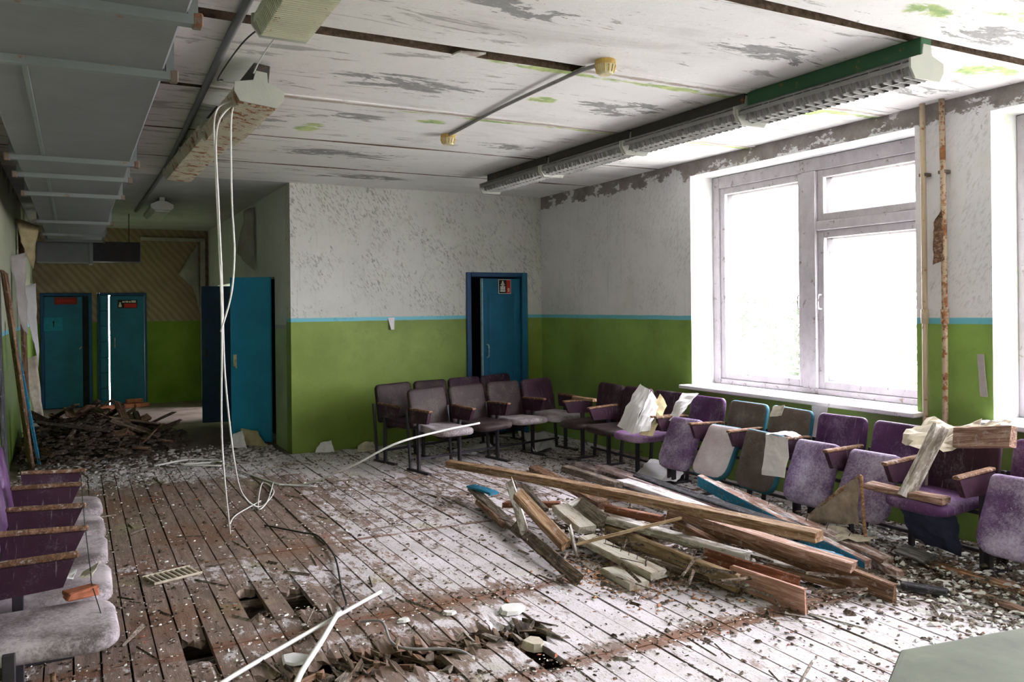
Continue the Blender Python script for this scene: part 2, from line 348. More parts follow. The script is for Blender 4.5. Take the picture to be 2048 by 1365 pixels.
# --- woods (grain along each plank's own length)
def wood(name, dark, light, paint=None, pf=.5, dust=.25):
    m = M(name, .8, .25); v = m.obj(); rn = m.rnd()
    vv = m.n('ShaderNodeVectorMath'); vv.operation = 'ADD'; m.put(vv.inputs[0], v); cx = m.n('ShaderNodeCombineXYZ'); m.put(cx.inputs[0], m.mul(rn, 37)); m.put(cx.inputs[1], m.mul(rn, 11)); m.put(vv.inputs[1], cx.outputs[0]); v = vv.outputs[0]
    g = m.noise(4, 7, .7, m.map(v, (1.0, 13, 13)), .9); k = m.noise(3, 6, .7, m.map(v, (1, 3, 3)))
    c = m.ramp(g, [(.30, tuple(x*.62 for x in dark)), (.46, dark), (.62, light), (.8, tuple(x*.8 for x in light))])
    c = m.mix(m.mul(m.step(m.noise(11, 6, .7, m.map(v, (1.4, 16, 16)), .6), .58, .68), .55), c, tuple(x*.4 for x in dark))
    c = m.mix(m.mul(m.step(k, .58, .7), .5), c, tuple(x*.45 for x in dark))
    if paint: c = m.mix(m.mul(m.step(m.noise(7, 7, .75, m.map(v, (.7, 2.5, 2.5))), pf-.05, pf+.05), .92), paint, c)
    if dust: c = m.mix(m.mul(m.step(m.noise(24, 5, .7, v), .56, .64), dust), c, (.66, .62, .60))
    m.col(c).bump(g, .7, .012); MT[name] = m.mat
wood('tan', (.20, .11, .055), (.46, .31, .19)); wood('brown', (.12, .06, .035), (.31, .19, .12)); wood('redbrown', (.16, .055, .03), (.34, .15, .085))
wood('yellow', (.29, .19, .10), (.56, .42, .27)); wood('greybrown', (.12, .095, .075), (.34, .28, .23)); wood('grey', (.16, .15, .145), (.42, .40, .38))
wood('pale', (.30, .23, .16), (.50, .42, .33), (.52, .49, .42), .52); wood('salmon', (.42, .22, .16), (.66, .42, .33), None, .5, .1); wood('pink', (.36, .22, .20), (.58, .42, .40), (.70, .58, .60), .50)
wood('pinkbrown', (.24, .13, .09), (.52, .36, .29)); wood('orange', (.34, .16, .07), (.62, .38, .24)); wood('white', (.36, .30, .26), (.5, .45, .41), (.62, .60, .64), .56)
wood('white2', (.24, .19, .15), (.46, .40, .34), (.72, .69, .66), .50); wood('redwhite', (.24, .11, .07), (.48, .30, .23), (.70, .62, .62), .47)
wood('blue', (.10, .10, .10), (.26, .24, .22), (.02, .19, .32), .60); wood('rotten', (.05, .035, .025), (.27, .19, .13)); wood('dark', (.03, .03, .035), (.10, .10, .11), None, .5, .15)
wood('darkwood', (.035, .024, .018), (.13, .09, .06), None, .5, .2); wood('armwood', (.13, .065, .035), (.29, .165, .10), None, .5, .45)

# --- seat vinyl
def vinyl(name, c1, c2, dust, dcol=(.62, .57, .62), th=.5):
    m = M(name, .6, .2); v = m.obj(); rn = m.rnd()
    vv = m.n('ShaderNodeVectorMath'); vv.operation = 'ADD'; m.put(vv.inputs[0], v); cx = m.n('ShaderNodeCombineXYZ'); m.put(cx.inputs[0], m.mul(rn, 17)); m.put(cx.inputs[2], m.mul(rn, 23)); m.put(vv.inputs[1], cx.outputs[0]); v = vv.outputs[0]
    c = m.ramp(m.noise(5, 6, .65, v), [(.3, c1), (.7, c2)])
    big = m.noise(4.2, 4, .55, v); fine = m.noise(60, 4, .7, v); st = m.noise(6, 6, .7, m.map(v, (9, 9, .8)))
    d = m.math('ADD', m.mul(big, .55), m.math('ADD', m.mul(fine, .3), m.mul(m.noise(140, 3, .7, v), .2)))
    c = m.mix(m.mul(m.step(d, th-.06, th+.2), dust), c, dcol)
    c = m.mix(m.mul(m.step(st, .60, .66), dust*.5), c, dcol)
    m.col(c); m.put(m.b.inputs['Roughness'], m.math('ADD', .55, m.mul(m.step(d, th, th+.14), .4)))
    m.bump(m.math('ADD', m.mul(fine, .4), m.mul(big, .4)), .3, .006); MT[name] = m.mat
vinyl('vinyl_brown', (.018, .010, .012), (.044, .026, .027), .3, (.34, .31, .27), .57)
vinyl('vinyl_plum', (.025, .009, .018), (.055, .022, .040), .35, th=.60)
vinyl('vinyl_purple', (.045, .014, .055), (.11, .042, .13), .55, (.50, .42, .58), .56)
vinyl('vinyl_dusty', (.085, .038, .115), (.19, .11, .25), .85, (.58, .52, .67), .50)
vinyl('vinyl_mauve', (.13, .05, .15), (.26, .13, .28), .5, (.70, .62, .72), .52)
vinyl('plaster_covered', (.07, .05, .055), (.17, .14, .14), .95, (.52, .465, .50), .46)
vinyl('board_dusty', (.07, .05, .042), (.14, .105, .09), .45, (.45, .42, .40), .55)
vinyl('vinyl_pinkwhite', (.42, .33, .36), (.60, .52, .56), .8, (.74, .70, .74), .46)
plain('teal_edge', (.02, .12, .17), .6); plain('dark_steel', (.045, .038, .05), .55, .4, .3); plain('navy_cloth', (.035, .04, .085), .85)

# --- painted metal, rust, plastics, cloth
def rusty(name, base, amount, rough=.6, metal=0, rust=((.10, .03, .012), (.36, .14, .04))):
    m = M(name, rough, .4); v = m.geo; n_ = m.noise(9, 8, .75, v); k = m.noise(30, 5, .7, v)
    c = m.ramp(m.noise(3, 5), [(.3, tuple(x*.8 for x in base)), (.7, base)])
    c = m.mix(m.step(m.math('ADD', m.mul(n_, .8), m.mul(k, .2)), .60-amount, .66-amount), c, m.ramp(k, [(.35, rust[0]), (.65, rust[1])]))
    m.col(c).bump(m.math('ADD', n_, k), .3, .006); m.b.inputs['Metallic'].default_value = metal; MT[name] = m.mat
rusty('galvanised', (.20, .205, .22), -.06, .55, .25, ((.10, .07, .05), (.22, .17, .13))); rusty('flange_metal', (.215, .235, .24), .02, .55, .3, ((.08, .05, .03), (.24, .13, .07)))
rusty('bracket_rust', (.16, .12, .09), .10, .6, 0, ((.06, .025, .012), (.20, .09, .04))); rusty('pipe_paint', (.58, .46, .33), .03); rusty('pipe_rust', (.55, .42, .30), .12)
rusty('lamp_yellowed', (.62, .62, .46), .03, .5); rusty('lamp_grey', (.24, .235, .235), -.01, .5); rusty('lamp_cap', (.48, .49, .44), .005, .5); rusty('lamp_rusted', (.58, .53, .42), .09, .6)
rusty('lamp_housing', (.03, .11, .05), .02, .6, 0, ((.10, .05, .02), (.35, .22, .06))); rusty('lamp_dark', (.05, .045, .04), .03)
m = M('window_frame_paint', .65, .35); f = m.noise(7, 8, .75, m.map(m.geo, (1,1,.6)))
m.col(m.mix(m.step(m.noise(10, 8, .78), .58, .64), m.ramp(f, [(.3, (.38, .35, .38)), (.7, (.54, .51, .54))]), (.22, .17, .15))).bump(f, .5, .008); MT['winframe'] = m.mat
m = M('sill_paint', .6, .35); f = m.noise(6, 8, .75); m.col(m.mix(m.step(m.noise(8, 8, .78), .60, .66), (.76, .74, .76), (.34, .30, .28))).bump(f, .3, .008); MT['sill'] = m.mat
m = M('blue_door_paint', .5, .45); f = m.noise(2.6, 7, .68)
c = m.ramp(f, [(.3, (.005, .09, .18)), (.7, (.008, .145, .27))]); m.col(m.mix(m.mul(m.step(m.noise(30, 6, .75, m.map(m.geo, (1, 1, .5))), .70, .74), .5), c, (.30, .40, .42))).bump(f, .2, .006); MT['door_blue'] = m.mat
m = M('bright_blue_door_paint', .5, .45); f = m.noise(2.2, 6, .66); m.col(m.ramp(f, [(.3, (.006, .22, .44)), (.7, (.010, .30, .56))])).bump(f, .15, .005); MT['door_bright'] = m.mat
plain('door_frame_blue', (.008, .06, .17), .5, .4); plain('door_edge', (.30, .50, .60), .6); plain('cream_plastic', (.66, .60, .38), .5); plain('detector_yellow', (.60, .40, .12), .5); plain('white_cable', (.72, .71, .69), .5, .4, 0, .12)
plain('grey_cable', (.30, .29, .30), .6); plain('dark_cable', (.03, .03, .03), .6); plain('steel_handle', (.50, .52, .54), .35, .5, .6); plain('paper_white', (.74, .72, .74), .9, .1, 0, .12, 5); plain('paper_yellow', (.52, .44, .26), .9, .1, 0, .3, 8)
plain('rag', (.58, .52, .42), .95, .1, 0, .4, 9); plain('brick_red', (.36, .13, .075), .9, .1, 0, .35, 20); plain('plaster_white', (.72, .71, .69), .95, .1, 0, .15, 9); plain('fibre_board', (.36, .29, .23), .95, .1, 0, .5, 10)
plain('sign_black', (.012, .012, .014), .5); plain('sign_red', (.50, .025, .02), .5, .3, 0, .1); plain('sign_white', (.70, .68, .62), .6, .3, 0, .05); plain('sign_dull_red', (.20, .02, .015), .6, .3, 0, .2); plain('sign_blue', (.02, .22, .34), .7); plain('soft_green_paint', (.15, .175, .12), .7, .2, 0, .3, 5)
plain('leaf', (.030, .05, .016), .8); plain('outdoor_ground', (.46, .46, .40), .95, .1, 0, .3, 2); plain('bark', (.10, .075, .055), .9); plain('olive_scrap', (.34, .33, .16), .9); plain('torn_wallpaper', (.40, .37, .36), .9, .1, 0, .25, 4)
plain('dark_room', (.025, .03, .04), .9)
m = M('hazed_glass', .05); m.nt.nodes.remove(m.b)  # translucent white haze put into the glass to veil the view outside
tr = m.n('ShaderNodeBsdfTransparent'); tl = m.n('ShaderNodeBsdfTranslucent'); tl.inputs[0].default_value = (.85, .87, .87, 1); gl = m.n('ShaderNodeBsdfGlossy'); gl.inputs['Roughness'].default_value = .05
a = m.n('ShaderNodeMixShader'); m.put(a.inputs[0], m.math('ADD', .022, m.mul(m.step(m.noise(2.5, 6, .7), .45, .75), .035))); m.nt.links.new(tr.outputs[0], a.inputs[1]); m.nt.links.new(tl.outputs[0], a.inputs[2])
b = m.n('ShaderNodeMixShader'); b.inputs[0].default_value = .04; m.nt.links.new(a.outputs[0], b.inputs[1]); m.nt.links.new(gl.outputs[0], b.inputs[2]); m.nt.links.new(b.outputs[0], m.o.inputs[0]); MT['glass'] = m.mat

# ================================================================ SETTING
rng = random.Random(11)
XL, XR, YB, YE, HC = -.6, 5.3, 9.12, 15.4, 3.0
# ---- floor: dirt below, joists, loose boards above
fl = MB().box(XL-.2, XR+.42, -3.2, YE+.6, -.44, -.14).build('floor', MT['dirt'])
tag(fl, 'worn off-white wooden board floor with rotten holes across the hall', 'floor', kind='structure')
MB().box(XL, XR, -3.0, 1.58, -.13, 0).build('floor_section', MT['floorboard'], fl)
for y in (1.7, 2.45, 3.16, 4.06, 4.75, 5.5, 6.4, 7.33, 8.2, 9.0):
    MB().cbox(XL+.02, XR-.02, y-.045, y+.045, -.135, -.032, .008).build('joist', MT['darkwood'], fl)
def board(x0, x1, y0, y1, j0=.006, j1=.006, z=0, tilt=0):
    mb = MB(); nx, ny = 4, max(3, int((y1-y0)/.3)); W = nx+1
    for lay in (0, 1):
        for j in range(ny+1):
            for i in range(nx+1):
                x = x0+(x1-x0)*i/nx; y = y0+(y1-y0)*j/ny
                if i in (0, nx): x += rng.uniform(-.0025, .0025)
                if j == 0: y += rng.uniform(-j0, j0*.3)
                if j == ny: y += rng.uniform(-j1*.3, j1)
                zz = mnoise.noise(Vector((x*5, y*2, 3)))*.005+tilt*(x-(x0+x1)/2)
                if j0 > .02 and j == 0 or j1 > .02 and j == ny: zz -= rng.uniform(0, .02)
                mb.v.append((x, y, z+zz-(0 if lay == 0 else .03)))
    T = W*(ny+1)
    for j in range(ny):
        for i in range(nx):
            a = j*W+i; mb.f.append((a, a+1, a+W+1, a+W)); mb.m.append(0); a += T; mb.f.append((a, a+W, a+W+1, a+1)); mb.m.append(0)
    per = [(i, 0) for i in range(nx)]+[(nx, j) for j in range(ny)]+[(i, ny) for i in range(nx, 0, -1)]+[(0, j) for j in range(ny, 0, -1)]
    for k in range(len(per)):
        a = per[k]; b = per[(k+1) % len(per)]; A = a[1]*W+a[0]; B = b[1]*W+b[0]; mb.f.append((A, A+T, B+T, B)); mb.m.append(0)
    return mb
NCOL = 51; BW = (XR-XL)/NCOL
HOLES = [(.80, .90, 4.46, 4.92), (1.02, 1.12, 4.44, 4.74), (.44, .56, 3.95, 4.24)]
rows = [1.6, 3.13, 4.10, 5.53, 7.35, 9.11]
for ci in range(NCOL):
    x0 = XL+ci*BW; g0 = rng.uniform(.0025, .0055); g1 = rng.uniform(.0025, .0055); xc = x0+BW/2
    seams = [rows[0]]+[y+rng.uniform(-.018, .018) for y in rows[1:-1]]+[rows[-1]]
    for k in range(len(rows)-1):
        segs = [(seams[k]+.006, seams[k+1]-.006, .006, .006)]
        for hx0, hx1, hy0, hy1 in HOLES:
            if hx0 < xc < hx1:
                out = []
                for a, b, ja, jb in segs:
                    if a < hy1 and b > hy0:
                        if hy0+rng.uniform(-.04, .04) - a > .12: out.append((a, hy0+rng.uniform(-.05, .05), ja, .06))
                        if b-hy1 > .12: out.append((hy1+rng.uniform(-.05, .05), b, .06, jb))
                    else: out.append((a, b, ja, jb))
                segs = out
        if k == 1 and .72 < xc < 2.1:
            top = 3.70+rng.uniform(-.05, .09); low = 3.46+rng.uniform(-.16, .14)
            segs = [(top, seams[2]-.006, .07, .006)]
            if rng.random() < .75: segs.append((seams[1]+.006, low, .006, .07))
        for a, b, ja, jb in segs:
            if b-a < .05: continue
            board(x0+g0, x0+BW-g1, a, b, ja, jb, rng.uniform(-.004, .003), rng.uniform(-.02, .02)).build('floorboard', MT['floorboard'], fl)
for k in range(150):                                        # splintered remains in the rotten strip
    x = rng.uniform(.72, 2.1); y = rng.gauss(3.58, .10); L = rng.uniform(.07, .22); w = rng.uniform(.012, .045)
    mb = MB().add([(-L/2, -w/2, 0), (-L/2*.8, w/2, .004), (L/2, w*.1, .006), (L/2*.7, -w/2, .002), (-L/2, -w/2, -.018), (-L/2*.8, w/2, -.018), (L/2, w*.1, -.012), (L/2*.7, -w/2, -.018)],
                  [(3,2,1,0)[::-1], (4,5,6,7)[::-1], (0,1,5,4), (1,2,6,5), (2,3,7,6), (3,0,4,7)])
    mb.build('board_splinter', MT[('rotten', 'rotten', 'greybrown', 'brown')[k % 4]], fl, loc=(x, y, rng.uniform(-.06, .008)), rot=(rng.uniform(-.4, .4), rng.uniform(-.3, .3), rng.gauss(1.55, .5)))
cx1_ = 2.26
cf = MB().box(XL, cx1_, YB+.03, YE, -.13, -.004).build('corridor_floor', MT['lino'], fl)

# ---- ceiling slabs with open joints
ce = MB().box(XL-.2, XR+.4, -3.2, YB+.2, 3.14, 3.22).build('ceiling', MT['mortar'])
tag(ce, 'mouldy whitewashed concrete slab ceiling with open joints and green algae', 'ceiling', kind='structure')
ys = [-3.0, .1, 1.45, 2.80, 4.05, 5.40, 6.72, 8.0, 9.13]; gap = [0, .012, .012, .036, .062, .034, .010, .014, 0]
for k in range(len(ys)-1):
    a = ys[k]+gap[k]; b = ys[k+1]-gap[k+1]; n = 26; mb = MB()
    lo = [a+rng.uniform(-.004, .006) for i in range(n+1)]; hi = [b+rng.uniform(-.006, .004) for i in range(n+1)]
    for i in range(n):
        x0 = XL+(XR-XL)*i/n; x1 = XL+(XR-XL)*(i+1)/n
        d = [mnoise.noise(Vector((x*1.2, yy, k)))*.006 for x, yy in ((x0, lo[i]), (x1, lo[i+1]), (x1, hi[i+1]), (x0, hi[i]))]
        mb.add([(x0, lo[i], HC+d[0]), (x1, lo[i+1], HC+d[1]), (x1, hi[i+1], HC+d[2]), (x0, hi[i], HC+d[3]), (x0, lo[i], 3.14), (x1, lo[i+1], 3.14), (x1, hi[i+1], 3.14), (x0, hi[i], 3.14)],
               [(3,2,1,0), (0,1,5,4), (2,3,7,6)]+([(3,0,4,7)] if i == 0 else [])+([(1,2,6,5)] if i == n-1 else []))
    sl = mb.build('ceiling_slab', [MT['ceiling'], MT['mortar']], ce)
    for p in sl.data.polygons: p.material_index = 0 if abs(p.normal.z) > .5 else 1
MB().patch((2.62, 3.975, 2.993), (XR, 3.975, 2.993), (XR, 4.125, 2.993), (2.62, 4.125, 2.993), 20, 2, .004, 6, 3, .01).build('joint_filler', MT['ceiling'], ce)
MB().patch((1.86, 4.05, 2.994), (2.00, 4.02, 2.994), (1.96, 4.12, 2.992), (1.84, 4.12, 2.992), 6, 2, .005, 9, 5, .01).build('joint_filler', MT['ceiling'], ce)
MB().patch((.74, 5.352, 2.994), (XR, 5.352, 2.994), (XR, 5.448, 2.994), (.74, 5.448, 2.994), 26, 2, .003, 6, 9, .008).build('joint_filler', MT['ceiling'], ce)
MB().box(XL, 2.3, 9.13, YE+.2, HC, 3.22).build('corridor_slab', MT['ceil_corr'], ce)

# ---- walls
HW = 3.14
def wall(name, mb, mat, label): return tag(mb.build(name, mat), label, 'wall', kind='structure')
mb = MB(); T_ = .22                                       # back wall with the door hole
mb.box(2.1, 4.23, YB, YB+T_, -.3, HW).box(5.08, XR, YB, YB+T_, -.3, HW).box(4.23, 5.08, YB+.1, YB+T_, -.3, -.004).box(4.23, 5.08, YB, YB+T_, 2.03, HW)
wall('wall_back', mb, MT['wall_back_paint'], 'scratched whitewashed back wall with green dado and blue line around the door')
WIN = [(3.80, 6.22), (.83, 3.25), (-2.15, .27)]
mb = MB(); edges = sorted([y for w in WIN for y in w]); zl, zt = .80, 2.858; XO = 5.72
piers = [(-3.2, edges[0]), (edges[1], edges[2]), (edges[3], edges[4]), (edges[5], YB+T_)]
for a, b in piers: mb.box(XR, XO, a, b, -.9, HW)
for a, b in WIN: mb.box(XR, XO, a, b, -.9, zl).box(XR, XO, a, b, zt, HW)
wr = mb.build('wall_right', [MT['wall_right_paint'], MT['reveal']])
for p in wr.data.polygons: p.material_index = 0 if abs(p.normal.x) > .5 else 1
tag(wr, 'window wall with flaking white plaster above and green dado below', 'wall', kind='structure')
wall('wall_left', MB().box(XL-.2, XL, -3.2, YE+.2, -.3, HW), MT['wall_left_paint'], 'peeling white and green wall on the left behind the seat row')
wall('wall_front', MB().box(XL, XR+.4, -3.2, -3.0, 0, HW), MT['wall_plain_paint'], 'plain wall behind the viewer, out of the picture')
mb = MB(); cx0, cx1 = 2.1, 2.26                            # corridor right-hand wall: double doorway, then a doorway to a lit room
mb.box(cx0, cx1, YB+T_, 9.93, -.3, HW).box(cx0, cx1, 9.93, 11.92, 1.99, HW).box(cx0, cx1, 11.92, 12.9, -.3, HW).box(cx0, cx1, 12.9, 14.3, 2.0, HW).box(cx0, cx1, 14.3, YE, -.3, HW)
wall('wall_corridor', mb, MT['wall_corridor_paint'], 'grey and pale green corridor wall turning the corner beside the blue door')
DA, DB = (-.50, .25), (.33, 1.09)                          # end wall: two door holes
mb = MB(); t0, t1 = YE, YE+.2
mb.box(XL, DA[0], t0, t1, -.3, HW).box(DA[1], DB[0], t0, t1, -.3, HW).box(DB[1], cx1, t0, t1, -.3, HW).box(DA[0], DA[1], t0, t1, -.3, -.006).box(DB[0], DB[1], t0, t1, -.3, -.006)
for d in (DA, DB): mb.box(d[0], d[1], t0, t1, 1.90, HW)
wall('wall_end', mb, MT['wallpaper'], 'far corridor wall with brown diagonal wallpaper above a dark green dado')
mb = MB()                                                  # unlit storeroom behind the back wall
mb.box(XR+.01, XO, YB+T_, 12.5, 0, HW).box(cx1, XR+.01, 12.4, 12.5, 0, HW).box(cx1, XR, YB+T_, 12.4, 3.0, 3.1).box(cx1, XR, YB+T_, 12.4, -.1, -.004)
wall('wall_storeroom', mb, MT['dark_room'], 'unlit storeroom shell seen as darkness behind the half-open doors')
mb = MB()                                                  # small daylit room off the corridor
mb.box(cx1, 4.3, 12.5, 12.6, 0, HW).box(cx1, 4.3, 14.7, 14.8, 0, HW).box(cx1, 4.3, 12.6, 14.7, 3.0, 3.1).box(cx1, 4.3, 12.6, 14.7, -.1, -.004)
mb.box(4.2, 4.3, 12.6, 12.85, 0, HW).box(4.2, 4.3, 14.45, 14.7, 0, HW).box(4.2, 4.3, 12.85, 14.45, 0, .75).box(4.2, 4.3, 12.85, 14.45, 2.3, HW)
wall('wall_side_room', mb, MT['wall_plain_paint'], 'small side room that lets daylight onto the corridor floor')
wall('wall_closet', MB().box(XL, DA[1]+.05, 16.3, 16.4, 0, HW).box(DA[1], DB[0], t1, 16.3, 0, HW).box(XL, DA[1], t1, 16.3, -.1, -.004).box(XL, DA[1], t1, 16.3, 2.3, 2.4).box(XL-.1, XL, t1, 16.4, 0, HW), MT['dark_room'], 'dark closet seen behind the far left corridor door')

# ---- windows
def window(name, y0, y1, label, zb=.83, handles=True):
    w = empty(name, (5.64, (y0+y1)/2, zb)); tag(w, label, 'window', kind='structure'); F_ = MT['winframe']
    cy, oz = (y0+y1)/2, zb
    def bar(n, x0, x1, a, b, c, d, parent=None, mat=None): return MB().cbox(x0, x1, a-cy, b-cy, c-oz, d-oz, .006).build(n, mat or F_, parent or w)
    X0, X1 = -.06, .07; mid = (y0+y1)/2+.0
    bar('frame_post', X0, X1, y1-.09, y1, zb, 2.855); bar('frame_post', X0, X1, y0, y0+.09, zb, 2.855); bar('mullion', X0-.015, X1, mid-.075, mid+.075, zb+.05, 2.74)
    bar('head', X0, X1, y0+.09, y1-.09, 2.74, 2.855); bar('bottom_rail', X0, X1, y0+.09, y1-.09, zb, zb+.05)
    bar('transom', X0-.01, X1, y0+.09, mid-.075, 2.225, 2.305)
    def sash(a, b, c, d):
        mb = MB(); t = .065; s0, s1 = -.045, -.005
        def q(ya, yb, za, zb_): mb.cbox(s0, s1, ya-cy, yb-cy, za-oz, zb_-oz, .005)
        q(a, a+t, c, d); q(b-t, b, c, d); q(a+t, b-t, c, c+t); q(a+t, b-t, d-t, d)
        o = mb.build('sash', F_, w)
        MB().box(-.027, -.023, a+t-.004-cy, b-t+.004-cy, c+t-.004-oz, d-t+.004-oz).build('pane', MT['glass'], o)
        mb = MB(); s0, s1 = .03, .06                        # outer sash of the double window
        q(a+.01, a+t+.03, c, d); q(b-t-.03, b-.01, c, d); q(a+t, b-t, c, c+t+.015); q(a+t, b-t, d-t-.015, d)
        mb.build('outer_sash', F_, w); return o
    s1_ = sash(mid+.075, y1-.09, zb+.05, 2.74); sash(y0+.09, mid-.075, 2.305, 2.74); s2_ = sash(y0+.09, mid-.075, zb+.05, 2.225)
    for o, yy in ((s1_, mid+.11), (s2_, mid-.11)):
        MB().tube(curve_pts([(-.045, yy-cy, 1.56-oz), (-.085, yy-cy, 1.57-oz), (-.085, yy-cy, 1.67-oz), (-.045, yy-cy, 1.68-oz)], 4), .007, 6).build('handle', MT['winframe'], o, True)
    MB().cbox(-.47, .08, y0-.06-cy, y1+.05-cy, -.035, .0, .006).build('window_sill', MT['sill'], w)
    return w
window('window_1', 3.80, 6.22, 'large paint-peeling double window over the seats with white daylight')
window('window_2', .83, 3.25, 'window at the right edge, only its bright plaster jamb in view')
window('window_3', -2.15, .27, 'window behind the viewer in the same wall, out of the picture')

# ---- doors
def door(name, loc, rz, label): return tag(empty(name, loc, rz), label, 'door', kind='structure')
d = door('door_1', (4.655, YB, 0), 0, 'narrow blue door in the back wall with a black and red sign')
MB().cbox(-.425, -.365, -.03, .16, 0, 2.03, .006).build('door_jamb', MT['door_frame_blue'], d); MB().cbox(.345, .425, -.03, .16, 0, 2.03, .006).build('door_jamb', MT['door_blue'], d)
MB().cbox(-.365, .345, -.03, .16, 1.975, 2.03, .006).build('door_head', MT['door_frame_blue'], d)
lf = empty('door_leaf_group', (.335, .03, 0), R(8), d); lf.name = 'door_leaf'
MB().cbox(-.57, 0, -.02, .02, .02, 1.955, .005).build('leaf_panel', MT['door_blue'], lf)
MB().cbox(-.585, -.571, -.022, .024, .02, 1.955, .004).build('leaf_edge', MT['door_edge'], lf)
mb = MB()
for a, b, c_, e in ((-.50, -.46, .25, 1.80), (-.11, -.07, .25, 1.80)): mb.cbox(a, b, -.028, -.0195, c_, e, .004)
mb.cbox(-.46, -.11, -.028, -.0195, 1.76, 1.80, .004).cbox(-.46, -.11, -.028, -.0195, .25, .29, .004).build('panel_moulding', MT['door_blue'], lf)
MB().tube(curve_pts([(-.52, -.02, .98), (-.52, -.06, 1.0), (-.52, -.06, 1.12), (-.52, -.02, 1.14)], 5), .009, 8).build('door_handle', MT['door_edge'], lf, True)
sg = MB().cbox(-.345, -.155, -.033, -.029, 1.765, 1.945, .001).build('door_sign', MT['sign_white'], lf)
MB().box(-.338, -.225, -.0345, -.033, 1.772, 1.938).build('sign_field', MT['sign_black'], sg); MB().box(-.225, -.162, -.0345, -.033, 1.772, 1.938).build('sign_field', MT['sign_red'], sg)
mb = MB()
for a, b, c_, e in ((-.322, -.242, 1.79, 1.81), (-.318, -.298, 1.815, 1.86), (-.292, -.272, 1.815, 1.87), (-.266, -.246, 1.815, 1.86), (-.312, -.252, 1.872, 1.885), (-.302, -.262, 1.89, 1.902), (-.292, -.272, 1.905, 1.925), (-.206, -.196, 1.79, 1.805), (-.206, -.198, 1.81, 1.835), (-.19, -.18, 1.79, 1.805), (-.188, -.18, 1.81, 1.835)): mb.box(a, b, -.036, -.0345, c_, e)
mb.build('sign_emblem', MT['sign_white'], sg)

def leaf_door(name, hinge, far, h, mat, label, handle=True, z0=.03):
    hv = Vector((*hinge, 0)); fv = Vector((*far, 0)); L = (fv-hv).length; rz = math.atan2(fv.y-hv.y, fv.x-hv.x)
    d = door(name, hv, rz, label)
    MB().cbox(0, L, -.02, .02, z0, h, .005).build('door_leaf', mat, d)
    return d, L
d, L = leaf_door('door_2', (2.05, 9.90), (1.63, 10.14), 1.985, MT['door_bright'], 'bright blue flush door standing open at the corridor corner')
hp = MB().cbox(L-.075, L-.035, .02, .028, .93, 1.07, .003).build('handle_plate', MT['cream_plastic'], d); MB().tube([(L-.055, .028, 1.0), (L-.055, .06, 1.0), (L-.075, .062, .965), (L-.085, .062, .91)], .009, 7).build('door_handle', MT['cream_plastic'], hp, True)
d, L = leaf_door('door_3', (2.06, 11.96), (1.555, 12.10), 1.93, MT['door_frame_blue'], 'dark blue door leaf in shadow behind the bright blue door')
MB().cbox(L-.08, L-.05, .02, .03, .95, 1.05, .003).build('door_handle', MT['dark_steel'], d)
d = door('door_4', ((DA[0]+DA[1])/2, YE, 0), 0, 'dark blue door at the corridor end left with a red sign and pale notice'); hw = (DA[1]-DA[0])/2
for s_ in (-1, 1): MB().cbox(min(s_*hw, s_*(hw-.05)), max(s_*hw, s_*(hw-.05)), -.03, .12, 0, 1.90, .006).build('door_jamb', MT['door_frame_blue'], d)
MB().cbox(-hw+.05, hw-.05, -.03, .12, 1.85, 1.90, .006).build('door_head', MT['door_frame_blue'], d)
lf = MB().cbox(-hw+.055, hw-.14, -.02, .02, .004, 1.84, .005).build('door_leaf', MT['door_blue'], d)
MB().box(-hw+.051, hw-.051, .03, .05, -.006, 1.86).build('light_stop', MT['dark_room'], d)  # dark panel added behind the leaf to block leaking daylight
sg = MB().cbox(-.17, .16, -.036, -.022, 1.71, 1.83, .002).build('door_sign', MT['sign_dull_red'], d); mb = MB()
for k in range(9): mb.box(-.13+k*.03, -.112+k*.03, -.038, -.036, 1.745+.004*(k % 3), 1.79)
mb.build('sign_lettering', MT['sign_red'], sg)
nt = MB().cbox(-.325, -.05, -.026, -.021, 1.28, 1.50, .001).build('paper_notice', MT['sign_blue'], d); MB().prism([(-.20, 1.42), (-.185, 1.45), (-.17, 1.42), (-.178, 1.39), (-.178, 1.34), (-.192, 1.34), (-.192, 1.39)], -.028, -.026, 'y').build('notice_mark', MT['sign_black'], nt)
MB().tube([(hw-.16, -.02, 1.0), (hw-.16, -.05, 1.0), (hw-.19, -.055, .97)], .009, 6).build('door_handle', MT['steel_handle'], d)
d = door('door_5', ((DB[0]+DB[1])/2, YE, 0), 0, 'blue door at the corridor end standing ajar with a crack of light'); hw = (DB[1]-DB[0])/2
for s_ in (-1, 1): MB().cbox(min(s_*hw, s_*(hw-.035)), max(s_*hw, s_*(hw-.035)), -.03, .12, 0, 1.90, .006).build('door_jamb', MT['door_frame_blue'], d)
MB().cbox(-hw+.035, hw-.035, -.03, .12, 1.86, 1.90, .006).build('door_head', MT['door_frame_blue'], d)
MB().box(-hw+.036, -hw+.17, .03, .05, 0, 1.86).build('side_backing', MT['door_frame_blue'], d); MB().box(-hw+.2, hw-.036, .021, .04, 0, 1.86).build('light_stop', MT['door_frame_blue'], d)  # sheets added behind panels and leaf to stop light leaking through gaps
for k in range(7): MB().cbox(-hw+.036, -hw+.165, -.01, .03, .03+k*.262, .285+k*.262, .006).build('side_panel', MT['door_blue'], d)
lf = MB().cbox(-hw+.187, hw-.04, -.02, .02, .004, 1.85, .005).build('door_leaf', MT['door_blue'], d)
MB().tube(curve_pts([(-hw+.26, -.02, .98), (-hw+.26, -.06, 1.0), (-hw+.26, -.06, 1.12), (-hw+.26, -.02, 1.14)], 4), .01, 6).build('door_handle', MT['steel_handle'], lf)
